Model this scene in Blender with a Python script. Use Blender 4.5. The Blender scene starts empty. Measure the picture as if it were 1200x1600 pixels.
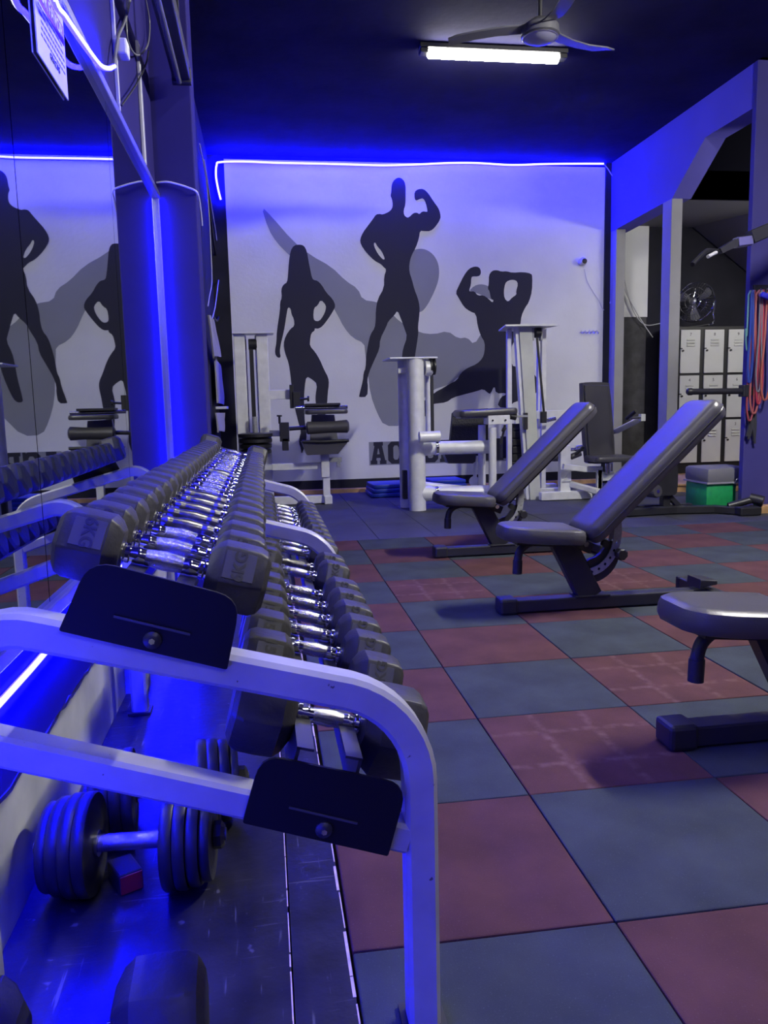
import bpy, bmesh, math, random
from mathutils import Vector, Matrix
from mathutils.geometry import tessellate_polygon
random.seed(7)
SC = bpy.context.scene
COL = SC.collection
R = math.radians

# ------------------------------------------------------------------ camera
F_PX, YAW, PITCH, ROLL, CAM_H = 1235.9, R(8.4326), R(7.656), R(-1.312), 0.975
def _axes():
    cy, sy, cp, sp = math.cos(YAW), math.sin(YAW), math.cos(PITCH), math.sin(PITCH)
    f = Vector((sy*cp, cy*cp, -sp)); r = Vector((cy, -sy, 0)); u = r.cross(f)
    cr, sr = math.cos(ROLL), math.sin(ROLL)
    return r*cr + u*sr, u*cr - r*sr, f
CR, CU, CF = _axes()
CAM = Vector((0, 0, CAM_H))
cd = bpy.data.cameras.new('camera'); co = bpy.data.objects.new('camera', cd); COL.objects.link(co)
cd.sensor_fit = 'VERTICAL'; cd.sensor_height = 24.0; cd.lens = F_PX*24.0/1600.0
cd.clip_start = 0.05; cd.clip_end = 60
co.matrix_world = Matrix(((CR.x, CU.x, -CF.x, CAM.x), (CR.y, CU.y, -CF.y, CAM.y), (CR.z, CU.z, -CF.z, CAM.z), (0, 0, 0, 1)))
SC.camera = co

# ------------------------------------------------------------------ world, exposure, light levels
SC.view_settings.view_transform = 'Standard'; SC.view_settings.look = 'None'
SC.view_settings.gamma = 1.0; SC.view_settings.use_curve_mapping = False
SC.view_settings.exposure = 0.0
W = bpy.data.worlds.new('world'); SC.world = W; W.use_nodes = True
W.node_tree.nodes['Background'].inputs[0].default_value = (0.30, 0.32, 0.55, 1)
W.node_tree.nodes['Background'].inputs[1].default_value = 0.03
SIDE_E = 1120.0        # neutral tubes on the right-hand side, out of view
TUBE_E = 62.0        # neutral ceiling tubes
LED_BACK = 900.0     # blue strip on the back wall
LED_TOP = 340.0      # blue strip above the mirror
LED_LOW = 480.0       # blue strip under the mirror
LED_CORNER_FILL = 300.0    # added strip, unseen, for the blue glow in the mirror corner
LED_COL = (0.0006, 0.0004, 1.0)

# ------------------------------------------------------------------ pixel helper: a direction, distance from the plane given
def U(u, v, x=None, y=None, z=None):
    d = CR*((u-600)/F_PX) + CU*(-(v-800)/F_PX) + CF
    if x is not None: k = x/d.x
    elif y is not None: k = y/d.y
    else: k = (z-CAM_H)/d.z
    return CAM + d*k

# ------------------------------------------------------------------ materials
MATS = {}
def M(name, col, rough=0.5, metal=0.0, var=0.0, scale=6.0, bump=0.0, bscale=60.0, emit=None, estr=0.0, spec=None, coat=0.0, speck=None):
    if name in MATS: return MATS[name]
    m = bpy.data.materials.new(name); m.use_nodes = True
    nt = m.node_tree; b = nt.nodes['Principled BSDF']
    b.inputs['Base Color'].default_value = (*col, 1); b.inputs['Roughness'].default_value = rough
    b.inputs['Metallic'].default_value = metal
    if spec is not None: b.inputs['Specular IOR Level'].default_value = spec
    if coat: b.inputs['Coat Weight'].default_value = coat
    if emit:
        b.inputs['Emission Color'].default_value = (*emit, 1); b.inputs['Emission Strength'].default_value = estr
    tc = nt.nodes.new('ShaderNodeTexCoord')
    last = None
    if var > 0:
        n = nt.nodes.new('ShaderNodeTexNoise'); n.inputs['Scale'].default_value = scale; n.inputs['Detail'].default_value = 5
        nt.links.new(tc.outputs['Object'], n.inputs['Vector'])
        cr = nt.nodes.new('ShaderNodeValToRGB')
        cr.color_ramp.elements[0].position = 0.32; cr.color_ramp.elements[1].position = 0.70
        cr.color_ramp.elements[0].color = (*[c*(1-var) for c in col], 1)
        cr.color_ramp.elements[1].color = (*[min(1, c*(1+var)) for c in col], 1)
        nt.links.new(n.outputs['Fac'], cr.inputs['Fac']); last = cr.outputs['Color']
    if speck:
        n2 = nt.nodes.new('ShaderNodeTexNoise'); n2.inputs['Scale'].default_value = speck[0]; n2.inputs['Detail'].default_value = 2
        nt.links.new(tc.outputs['Object'], n2.inputs['Vector'])
        c2 = nt.nodes.new('ShaderNodeValToRGB'); c2.color_ramp.elements[0].position = speck[1]; c2.color_ramp.elements[1].position = speck[1]+speck[2]
        nt.links.new(n2.outputs['Fac'], c2.inputs['Fac'])
        mx = nt.nodes.new('ShaderNodeMix'); mx.data_type = 'RGBA'
        mx.inputs[6].default_value = (*col, 1); mx.inputs[7].default_value = (*speck[3], 1)
        if last: nt.links.new(last, mx.inputs[6])
        nt.links.new(c2.outputs['Color'], mx.inputs[0]); last = mx.outputs[2]
    if last: nt.links.new(last, b.inputs['Base Color'])
    if bump > 0:
        nb = nt.nodes.new('ShaderNodeTexNoise'); nb.inputs['Scale'].default_value = bscale; nb.inputs['Detail'].default_value = 3
        nt.links.new(tc.outputs['Object'], nb.inputs['Vector'])
        bp = nt.nodes.new('ShaderNodeBump'); bp.inputs['Strength'].default_value = bump; bp.inputs['Distance'].default_value = 0.01
        nt.links.new(nb.outputs['Fac'], bp.inputs['Height']); nt.links.new(bp.outputs['Normal'], b.inputs['Normal'])
    MATS[name] = m
    return m

white_wall = M('mural_white_paint', (.76, .77, .78), .75, spec=.2, var=.08, scale=1.2, bump=.15, bscale=25)
mural_dark = M('mural_dark_paint', (.018, .018, .034), .75)
mural_grey = M('mural_grey_paint', (.27, .28, .31), .75, var=.05, scale=2)
black_wall = M('black_wall_paint', (.024, .024, .034), .8, spec=.15, var=.2, scale=3)
ceil_mat = M('dark_ceiling_paint', (.024, .023, .085), .9, spec=.1, var=.25, scale=1.5, bump=.2, bscale=15)  # blue tint put into the colour for the glow of the back strip
left_glow_paint = M('wall_blue_glow_paint', (.022, .018, .13), .8, spec=.08, var=.1, scale=2)  # blue in the base colour stands in for saturated strip light
pillar_blue_glow_paint = M('pillar_blue_glow_paint', (.022, .018, .13), .75, spec=.1, var=.08, scale=3)  # blue strip light on the pillar is put into its colour
pillar_violet_glow = M('pillar_violet_glow_paint', (.060, .055, .22), .75, spec=.1, var=.08, scale=3)  # violet cast of the light painted into the right pillar's colour
beam_glow_paint = M('beam_blue_glow_paint', (.14, .13, .52), .8, spec=.1, var=.06, scale=1.5)  # white beam, coloured blue in place of the light falling on it
post_paint = M('post_grey_paint', (.30, .30, .31), .6, var=.08, scale=3)
skirt_mat = M('veined_skirting', (.36, .37, .36), .5, var=.22, scale=6)
wood = M('pale_pine_edge', (.50, .30, .14), .5, var=.3, scale=9)
red_tile = M('red_rubber', (.080, .036, .034), .9, spec=.10, var=.22, scale=5, bump=.22, bscale=420, speck=(240, .62, .16, (.105, .062, .060)))
blue_tile = M('slate_rubber', (.040, .048, .053), .9, spec=.10, var=.22, scale=5, bump=.22, bscale=420, speck=(240, .62, .16, (.068, .078, .086)))
def scuffed(base, name, xs_, ys_, col):
    m = base.copy(); m.name = name; nt = m.node_tree; b = nt.nodes['Principled BSDF']; src = b.inputs['Base Color'].links[0].from_socket
    tc = nt.nodes.new('ShaderNodeTexCoord'); sp = nt.nodes.new('ShaderNodeSeparateXYZ')
    nz = nt.nodes.new('ShaderNodeTexNoise'); nz.inputs['Scale'].default_value = 26; nz.inputs['Detail'].default_value = 4
    nt.links.new(tc.outputs['Object'], sp.inputs[0]); nt.links.new(tc.outputs['Object'], nz.inputs['Vector'])
    tot = None
    for ax, vals in (('X', xs_), ('Y', ys_)):
        for v in vals:
            s1 = nt.nodes.new('ShaderNodeMath'); s1.operation = 'SUBTRACT'; s1.inputs[1].default_value = v; nt.links.new(sp.outputs[ax], s1.inputs[0])
            s2 = nt.nodes.new('ShaderNodeMath'); s2.operation = 'ABSOLUTE'; nt.links.new(s1.outputs[0], s2.inputs[0])
            s3 = nt.nodes.new('ShaderNodeMapRange'); s3.inputs[1].default_value = .004; s3.inputs[2].default_value = .020; s3.inputs[3].default_value = 1; s3.inputs[4].default_value = 0
            nt.links.new(s2.outputs[0], s3.inputs[0])
            if tot is None: tot = s3.outputs[0]
            else:
                mx = nt.nodes.new('ShaderNodeMath'); mx.operation = 'MAXIMUM'; nt.links.new(tot, mx.inputs[0]); nt.links.new(s3.outputs[0], mx.inputs[1]); tot = mx.outputs[0]
    rp_ = nt.nodes.new('ShaderNodeMapRange'); rp_.inputs[1].default_value = .38; rp_.inputs[2].default_value = .72; rp_.inputs[4].default_value = .42
    nt.links.new(nz.outputs['Fac'], rp_.inputs[0])
    ml = nt.nodes.new('ShaderNodeMath'); ml.operation = 'MULTIPLY'; nt.links.new(tot, ml.inputs[0]); nt.links.new(rp_.outputs[0], ml.inputs[1])
    mc = nt.nodes.new('ShaderNodeMix'); mc.data_type = 'RGBA'; mc.inputs[7].default_value = (*col, 1)
    nt.links.new(ml.outputs[0], mc.inputs[0]); nt.links.new(src, mc.inputs[6]); nt.links.new(mc.outputs[2], b.inputs['Base Color'])
    return m
red_scuff = scuffed(red_tile, 'red_rubber_scuffed', (-.085, .075), (-.10, .11), (.20, .125, .125))
mat_dark = M('charcoal_rubber_mat', (.048, .050, .060), .6, spec=.3, var=.2, scale=4, bump=.35, bscale=160)
slab_mat = M('dark_concrete', (.03, .03, .034), .9)
ply = M('black_film_plywood', (.016, .016, .024), .34, var=.4, scale=8, bump=.1, bscale=40, speck=(34, .70, .06, (.09, .09, .12)))
_nt = ply.node_tree; _b = _nt.nodes['Principled BSDF']; _src = _b.inputs['Base Color'].links[0].from_socket
_tc = _nt.nodes.new('ShaderNodeTexCoord'); _prev = _src
for _sc, _rot, _th in (((7, 90, 1), .5, .655), ((80, 6, 1), -.25, .66), ((40, 40, 1), 0, .69)):
    _mp = _nt.nodes.new('ShaderNodeMapping'); _mp.inputs['Scale'].default_value = _sc; _mp.inputs['Rotation'].default_value = (0, 0, _rot)
    _n = _nt.nodes.new('ShaderNodeTexNoise'); _n.inputs['Scale'].default_value = 1.0; _n.inputs['Detail'].default_value = 4
    _nt.links.new(_tc.outputs['Object'], _mp.inputs['Vector']); _nt.links.new(_mp.outputs['Vector'], _n.inputs['Vector'])
    _r = _nt.nodes.new('ShaderNodeValToRGB'); _r.color_ramp.elements[0].position = _th; _r.color_ramp.elements[1].position = _th+.05
    _nt.links.new(_n.outputs['Fac'], _r.inputs['Fac'])
    _m = _nt.nodes.new('ShaderNodeMix'); _m.data_type = 'RGBA'; _m.inputs[7].default_value = (.075, .075, .085, 1)
    _nt.links.new(_prev, _m.inputs[6]); _nt.links.new(_r.outputs['Color'], _m.inputs[0]); _prev = _m.outputs[2]
_nt.links.new(_prev, _b.inputs['Base Color'])
ply_edge = M('chipped_plywood_edge', (.55, .45, .38), .8, var=.3, scale=20)
silver = M('silver_powdercoat', (.78, .79, .79), .42, .15, var=.08, scale=12)
rack_paint = M('rack_grey_powdercoat', (.36, .36, .40), .42, .1, var=.10, scale=14, speck=(60, .74, .03, (.08, .08, .09)))
black_metal = M('black_powdercoat', (.018, .018, .022), .42, var=.2, scale=12)
plate_metal = M('black_tray_plate', (.006, .006, .008), .55, spec=.2)
chrome = M('chrome', (.80, .80, .80), .10, 1.0)
chrome_worn = M('worn_chrome', (.24, .235, .22), .30, 1.0, var=.35, scale=60)
knurl = M('knurled_chrome', (.50, .49, .46), .24, 1.0, bump=.25, bscale=900)
rubber = M('hex_rubber', (.027, .026, .024), .48, spec=.35, var=.25, scale=14, bump=.12, bscale=90)
rubber_mark = M('hex_rubber_label', (.008, .008, .008), .4)
label_grey = M('label_grey', (.050, .050, .052), .45)
vinyl = M('black_vinyl', (.062, .060, .068), .33, bump=.10, bscale=240)
vinyl_seam = M('vinyl_piping', (.018, .018, .02), .4)
plastic = M('black_plastic', (.016, .016, .018), .45)
alu = M('brushed_aluminium', (.62, .62, .65), .3, 1.0)
steel_grey = M('perforated_grey_steel', (.33, .34, .34), .45, .3, var=.15, scale=40)
mirror_mat = M('mirror_glass', (.52, .56, .56), .012, 1.0)
locker_door_mat = M('locker_grey_enamel', (.66, .67, .67), .45, var=.05, scale=3)
locker_body_mat = M('locker_black_enamel', (.012, .012, .016), .5)
paper = M('laminated_paper', (.42, .42, .42), .3)
ink = M('dark_ink', (.03, .02, .04), .6)
ink_purple = M('purple_ink', (.13, .02, .10), .6)
cable_white = M('white_cable', (.55, .55, .58), .5)
cable_grey = M('grey_cable', (.14, .14, .16), .5)
cable_black = M('black_cable', (.012, .012, .014), .5)
conduit_mat = M('grey_conduit', (.40, .40, .46), .45)
blue_vinyl = M('blue_vinyl', (.012, .045, .34), .45, bump=.1, bscale=40)
green_mat = M('green_block', (.010, .30, .085), .55, var=.12, scale=25)
grey_pad = M('grey_pad', (.17, .17, .19), .4)
cloth = M('grey_cloth', (.34, .33, .38), .9, bump=.6, bscale=30)
cloth_dark = M('dark_cloth', (.03, .03, .04), .9)
clear = None
tube_glow = M('tube_diffuser', (.9, .9, .85), .5, emit=(1.0, .97, .86), estr=TUBE_E)
tube_side = M('tube_diffuser_side', (.9, .9, .85), .5, emit=(1.0, .97, .88), estr=SIDE_E)
bay_fill = M('tube_diffuser_bay', (.9, .9, .85), .5, emit=(1.0, .97, .88), estr=190.0)  # added lamp, unseen, to brighten the lockers
viewer_fill = M('tube_diffuser_back', (.9, .9, .85), .5, emit=(1.0, .97, .88), estr=SIDE_E*.12)  # added lamp behind the viewer, brightens the front of the rack
tube_rear = M('tube_diffuser_rear', (.9, .9, .85), .5, emit=(1.0, .97, .88), estr=SIDE_E*.11)
def ledmat(n, s): return M(n, (.2, .2, .9), .5, emit=LED_COL, estr=s)
led_back_m, led_top_m, led_low_m, led_cor_fill_m = ledmat('led_back', LED_BACK), ledmat('led_top', LED_TOP), ledmat('led_low', LED_LOW), ledmat('led_corner_fill', LED_CORNER_FILL)

# ------------------------------------------------------------------ mesh builder
class MB:
    def __init__(self): self.v = []; self.f = []
    def add(self, vs, fs):
        o = len(self.v); self.v += [Vector(p) for p in vs]; self.f += [tuple(i+o for i in q) for q in fs]; return self
    def box(self, c, s, rot=None, bev=0.0):
        hx, hy, hz = s[0]/2, s[1]/2, s[2]/2
        if bev <= 0:
            vs = [Vector((x*hx, y*hy, z*hz)) for x in (-1, 1) for y in (-1, 1) for z in (-1, 1)]
            fs = [(0, 1, 3, 2), (4, 6, 7, 5), (0, 4, 5, 1), (2, 3, 7, 6), (0, 2, 6, 4), (1, 5, 7, 3)]
        else:
            bm = bmesh.new(); bmesh.ops.create_cube(bm, size=1)
            for p in bm.verts: p.co = Vector((p.co.x*s[0], p.co.y*s[1], p.co.z*s[2]))
            bmesh.ops.bevel(bm, geom=list(bm.edges), offset=bev, segments=2, profile=.5, affect='EDGES')
            bm.verts.index_update(); vs = [p.co.copy() for p in bm.verts]; fs = [tuple(q.index for q in f.verts) for f in bm.faces]; bm.free()
        Rm = rot if rot is not None else Matrix.Identity(3)
        return self.add([Rm @ p + Vector(c) for p in vs], fs)
    def span(self, a, b, bev=0.0):
        a = Vector(a); b = Vector(b); return self.box((a+b)/2, [abs(q) for q in (b-a)], None, bev)
    def cyl(self, p0, p1, r, n=16, r2=None):
        return self.lathe(p0, p1, [(0, r), (1, r if r2 is None else r2)], n)
    def lathe(self, p0, p1, prof, n=16):      # prof: (t along axis 0..1, radius)
        p0 = Vector(p0); p1 = Vector(p1); ax = (p1-p0); L = ax.length; ax.normalize()
        a = ax.orthogonal().normalized(); b = ax.cross(a)
        vs = []; fs = []
        for t, r in prof:
            for k in range(n):
                w = 2*math.pi*(k+.5)/n
                vs.append(p0 + ax*(t*L) + (a*math.cos(w) + b*math.sin(w))*r)
        for i in range(len(prof)-1):
            for k in range(n):
                fs.append((i*n+k, i*n+(k+1) % n, (i+1)*n+(k+1) % n, (i+1)*n+k))
        fs.append(tuple(reversed(range(n)))); m = (len(prof)-1)*n; fs.append(tuple(m+k for k in range(n)))
        return self.add(vs, fs)
    def tube(self, pts, r, n=8, closed=False):
        pts = [Vector(p) for p in pts]; N = len(pts); vs = []; fs = []
        prev = None
        for i, p in enumerate(pts):
            if closed: t = pts[(i+1) % N]-pts[i-1]
            else: t = pts[min(i+1, N-1)]-pts[max(i-1, 0)]
            t.normalize()
            a = (prev - t*prev.dot(t)) if prev is not None else t.orthogonal()
            if a.length < 1e-6: a = t.orthogonal()
            a.normalize(); prev = a; b = t.cross(a)
            for k in range(n):
                w = 2*math.pi*k/n; vs.append(p + (a*math.cos(w)+b*math.sin(w))*r)
        rng = N if closed else N-1
        for i in range(rng):
            j = (i+1) % N
            for k in range(n): fs.append((i*n+k, i*n+(k+1) % n, j*n+(k+1) % n, j*n+k))
        if not closed: fs.append(tuple(reversed(range(n)))); fs.append(tuple((N-1)*n+k for k in range(n)))
        return self.add(vs, fs)
    def rtube(self, pts, w, d, axis, bev=.006):   # rectangular section swept in a plane; axis = out-of-plane direction
        pts = [Vector(p) for p in pts]; ax = Vector(axis).normalized(); N = len(pts); vs = []; fs = []
        sec = []
        for sx, sy in ((1, 1), (-1, 1), (-1, -1), (1, -1)):
            cs = [(sx*(w/2-bev), sy*d/2), (sx*w/2, sy*(d/2-bev))]
            sec += cs if sx*sy < 0 else cs[::-1]
        n = len(sec)
        for i, p in enumerate(pts):
            t = pts[min(i+1, N-1)]-pts[max(i-1, 0)]; t.normalize()
            nn = ax.cross(t).normalized()
            k = 1.0
            if 0 < i < N-1:
                t1 = (pts[i]-pts[i-1]).normalized(); c = abs(t1.dot(t)); k = 1/max(.5, c)
            for (a, b) in sec: vs.append(p + nn*(a*k) + ax*b)
        for i in range(N-1):
            for k in range(n): fs.append((i*n+k, i*n+(k+1) % n, (i+1)*n+(k+1) % n, (i+1)*n+k))
        fs.append(tuple(reversed(range(n)))); fs.append(tuple((N-1)*n+k for k in range(n)))
        return self.add(vs, fs)
    def prism(self, poly, holes, to3, thick):     # poly 2D; to3(a,b,t) -> 3D, t from 0 to thick
        loops = [poly] + list(holes)
        tri = tessellate_polygon([[Vector((a, b, 0)) for a, b in lp] for lp in loops])
        flat = [p for lp in loops for p in lp]; n = len(flat)
        vs = [to3(a, b, 0) for a, b in flat] + [to3(a, b, thick) for a, b in flat]
        fs = [tuple(t) for t in tri] + [tuple(i+n for i in reversed(t)) for t in tri]
        o = 0
        for lp in loops:
            m = len(lp)
            for k in range(m): fs.append((o+k, o+(k+1) % m, n+o+(k+1) % m, n+o+k))
            o += m
        return self.add(vs, fs)
    def pad(self, outline, thick, r, to3):        # upholstered slab with rounded edges
        n = len(outline); cx = sum(p[0] for p in outline)/n; cy = sum(p[1] for p in outline)/n
        levels = [(r, 0), (r*.35, thick*.06), (0, thick*.28), (0, thick*.62), (r*.30, thick*.88), (r*.9, thick*.985), (r*2.2, thick)]
        vs = []; fs = []
        nrm = []
        for i in range(n):
            a = outline[i-1]; b = outline[(i+1) % n]; t = Vector((b[0]-a[0], b[1]-a[1])); t.normalize(); nrm.append(Vector((t.y, -t.x)))
        for ins, z in levels:
            for i, p in enumerate(outline): vs.append(to3(p[0]-nrm[i].x*ins, p[1]-nrm[i].y*ins, z))
        for l in range(len(levels)-1):
            for i in range(n): fs.append((l*n+i, l*n+(i+1) % n, (l+1)*n+(i+1) % n, (l+1)*n+i))
        vs.append(to3(cx, cy, thick*1.02)); k = len(vs)-1; m = (len(levels)-1)*n
        for i in range(n): fs.append((m+i, m+(i+1) % n, k))
        fs.append(tuple(reversed(range(n))))
        return self.add(vs, fs)
    def mesh(self, name, mat, smooth=False, angle=40):
        me = bpy.data.meshes.new(name); me.from_pydata([tuple(p) for p in self.v], [], self.f)
        bm = bmesh.new(); bm.from_mesh(me); bmesh.ops.recalc_face_normals(bm, faces=bm.faces)
        if smooth:
            lim = R(angle)
            for f in bm.faces: f.smooth = True
            for e in bm.edges:
                if len(e.link_faces) == 2 and e.calc_face_angle(0) > lim: e.smooth = False
        bm.to_mesh(me); bm.free(); me.update()
        me.materials.append(mat)
        return me
    def build(self, name, mat, parent=None, smooth=False, origin=None):
        if origin is not None:
            o_ = Vector(origin); self.v = [p-o_ for p in self.v]
        ob = bpy.data.objects.new(name, self.mesh(name, mat, smooth)); COL.objects.link(ob)
        if origin is not None: ob.location = origin
        if parent: attach(ob, parent)
        return ob

WM = {}
def attach(ob, parent):
    ob.parent = parent
    # parents carry translation / rotation; geometry of a child is authored in the parent's space unless keep() is used
def wbuild(mb, name, mat, parent, smooth=False):
    """mb holds world coordinates: move them into the parent's space (parents here carry translation only)"""
    o = parent_loc(parent); mb.v = [p-o for p in mb.v]
    ob = bpy.data.objects.new(name, mb.mesh(name, mat, smooth)); COL.objects.link(ob); ob.parent = parent
    return ob
def parent_loc(p):
    L = Vector((0, 0, 0))
    while p is not None: L += p.location; p = p.parent
    return L
def tag(o, label, cat, group=None):
    o['label'] = label; o['category'] = cat
    if group: o['group'] = group
    return o
def thing(name, loc, label, cat, group=None):
    o = bpy.data.objects.new(name, None); COL.objects.link(o); o.location = loc; o.empty_display_size = .1
    return tag(o, label, cat, group)
def struct(o, label=None):
    o['kind'] = 'structure'
    if label: o['label'] = label
    return o
def top(mb, name, mat, label, cat, group=None, smooth=False, origin=None):
    return tag(mb.build(name, mat, None, smooth, origin), label, cat, group)
def copy_tree(o, parent=None):
    c = o.copy(); COL.objects.link(c); c.parent = parent
    for ch in list(o.children): copy_tree(ch, c)
    return c
def arc2(c, r, a0, a1, n):
    return [(c[0]+r*math.cos(R(a0+(a1-a0)*i/n)), c[1]+r*math.sin(R(a0+(a1-a0)*i/n))) for i in range(n+1)]
def rrect(x0, y0, x1, y1, r, n=4):
    out = []
    for (cx, cy, a) in ((x1-r, y1-r, 0), (x0+r, y1-r, 90), (x0+r, y0+r, 180), (x1-r, y0+r, 270)):
        out += arc2((cx, cy), r, a, a+90, n)
    return out
def smooth_poly(pts, it=1):
    for _ in range(it):
        q = []
        n = len(pts)
        for i in range(n):
            a = pts[i]; b = pts[(i+1) % n]
            q += [(a[0]*.75+b[0]*.25, a[1]*.75+b[1]*.25), (a[0]*.25+b[0]*.75, a[1]*.25+b[1]*.75)]
        pts = q
    return pts
def curve3(pts, n=8):       # Catmull-Rom through 3D points
    P = [Vector(p) for p in pts]; out = []
    for i in range(len(P)-1):
        p0 = P[max(i-1, 0)]; p1 = P[i]; p2 = P[i+1]; p3 = P[min(i+2, len(P)-1)]
        for k in range(n):
            t = k/n
            out.append(.5*((2*p1)+(p2-p0)*t+(2*p0-5*p1+4*p2-p3)*t*t+(3*p1-p0-3*p2+p3)*t**3))
    out.append(P[-1]); return out
def text_mesh(body, size, extrude, mat, bold=0.0, sx=1.0):
    c = bpy.data.curves.new('t', 'FONT'); c.body = body; c.size = size; c.extrude = extrude; c.align_x = 'CENTER'; c.align_y = 'CENTER'
    c.offset = bold; c.resolution_u = 3
    o = bpy.data.objects.new('t', c); COL.objects.link(o); bpy.context.view_layer.update()
    me = bpy.data.meshes.new_from_object(o.evaluated_get(bpy.context.evaluated_depsgraph_get()))
    bpy.data.objects.remove(o)
    if sx != 1.0:
        for v in me.vertices: v.co.x *= sx
    me.materials.clear(); me.materials.append(mat)
    return me
def mesh_obj(name, me, parent=None):
    o = bpy.data.objects.new(name, me); COL.objects.link(o); o.parent = parent; return o
ORD = ['nearest', 'second', 'third', 'fourth', 'fifth', 'sixth', 'seventh', 'eighth', 'ninth', 'tenth', 'eleventh', 'twelfth', 'thirteenth',
       'fourteenth', 'fifteenth', 'sixteenth', 'seventeenth', 'eighteenth', 'nineteenth', 'twentieth', 'twenty-first', 'twenty-second', 'twenty-third', 'twenty-fourth']

# ================================================================== SETTING
WALL_Y, WALL_X, CEIL = 9.0, -0.5, 3.66
mb = MB().span((-.62, -3.2, -.08), (7.2, 10.2, -.022)); floor = struct(mb.build('floor', slab_mat))
mb = MB().span((-.62, -3.2, CEIL), (4.05, 9.1, CEIL+.1)); struct(mb.build('ceiling', ceil_mat))
# rubber tiles, half a metre each, checkered
tb = MB(); tw = .497
tb.add([(x*tw/2, y*tw/2, z) for z, s in ((0, 1),) for x in (-1, 1) for y in (-1, 1)], [])
tb = MB().box((0, 0, -.011), (tw, tw, .022), None, .0035)
tm = {c: tb.mesh('rubber_tile', c) for c in (red_tile, blue_tile, red_scuff)}
TX0, TY0, TR = .6164-.5, 1.3028, R(-.318)
for i in range(0, 9):
    for j in range(-5, 9):
        a, b = .5*i+.25, .5*j+.25
        x = TX0 + math.cos(TR)*a - math.sin(TR)*b; y = TY0 + math.sin(TR)*a + math.cos(TR)*b
        if y > 5.72 - .25: continue
        o = mesh_obj('rubber_tile', tm[red_scuff if (i, j) in ((1, 1), (1, 5), (3, 5), (2, 2)) else red_tile if (i+j) % 2 == 0 else blue_tile], floor)
        dz = random.uniform(-.0012, .0008)
        o.location = (x, y, dz); o.rotation_euler = (random.uniform(-.0015, .0015), random.uniform(-.0015, .0015), TR+random.uniform(-.003, .003))
# last cut row of tiles in front of the mats
cut_y0 = TY0+4.0+.5*0; 
j = 8
for i in range(0, 9):
    x = TX0 + math.cos(TR)*(.5*i+.25) - math.sin(TR)*(4.2); y0 = TY0 + .5*8 - math.tan(.0055)*(.5*i+.25)*1.0 - .0
    y1 = 5.70
    if y1-y0 < .05: continue
    m_ = MB().box((x, (y0+y1)/2+.002, -.011), (tw, y1-y0-.004, .022), None, .0035)
    o = m_.build('rubber_tile', red_tile if (i+j) % 2 == 0 else blue_tile, floor)
# dark rubber mats behind the tiles
xs = [-.48, .29, .806, 1.242, 1.76, 2.28, 2.80, 3.32, 3.84, 4.36, 4.88]
ys = [5.705, 6.415, 7.45, 8.2, 8.94]
for a in range(len(xs)-1):
    for b in range(len(ys)-1):
        off = .0 if a % 2 == 0 else (.17 if 0 < b < 3 else 0)
        y0 = ys[b] + (.17 if a % 2 and b > 0 and b < 4 else 0); y1 = ys[b+1] + (.17 if a % 2 and b+1 < 4 else 0)
        if xs[a] > 4.1 and y1 > 7.7: continue
        MB().span((xs[a]+.0015, y0+.0015, -.022), (xs[a+1]-.0015, y1-.0015, random.uniform(-.003, -.0005)), .002).build('rubber_mat', mat_dark, floor)
# left mats strip along the wall past the plywood
MB().span((-.495, 4.5, -.022), (.11, 5.70, -.002), .002).build('rubber_mat', mat_dark, floor)

# walls
wb = struct(MB().span((-.62, WALL_Y, -.05), (4.16, WALL_Y+.12, CEIL)).build('wall_back', black_wall))
P0 = U(350, 262, y=WALL_Y); 
MB().span((-.305, WALL_Y-.012, .15), (3.978, WALL_Y, 3.615)).build('mural_ground', white_wall, wb)
def mural(name, mat, loops, ox, oy, sc, t0, th, it=1):
    to = lambda q: (q[0]/sc+ox, q[1]/sc+oy)
    L3 = []
    for lp in loops:
        pts = [to(q) for q in lp]; pts = smooth_poly(pts, it)
        L3.append([(p.x, p.z) for p in (U(u, v, y=WALL_Y-.012) for u, v in pts)])
    mbx = MB().prism(L3[0], L3[1:], lambda a, b, t: Vector((a, WALL_Y-.012-t0-t, b)), th)
    return mbx.build(name, mat, wb)
mural('mural_shadow', mural_grey, [[(160,185),(190,215),(250,285),(300,325),(360,358),(400,398),(435,420),(448,452),(490,458),(510,470),(560,520),(610,545),(650,550),(690,540),(720,562),(745,558),(765,580),(790,540),(800,600),(780,640),(720,670),(700,690),(640,710),(600,760),(560,810),(510,810),(490,775),(470,720),(462,650),(455,600),(453,575),(420,560),(395,530),(375,490),(350,450),(310,400),(270,350),(240,325),(205,290),(180,250)]], 320, 220, 1.818, 0, .0015)
mural('mural_shadow', mural_grey, [[(560,330),(590,310),(620,305),(648,320),(665,350),(666,390),(652,430),(628,475),(610,490),(560,480)]], 320, 220, 1.818, 0, .0015, 2)
mural('mural_shadow', mural_grey, [[(750,427),(765,412),(782,407),(800,410),(815,420),(818,452),(800,446),(782,436),(765,430)]], 320, 220, 1.818, 0, .0015)
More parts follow.
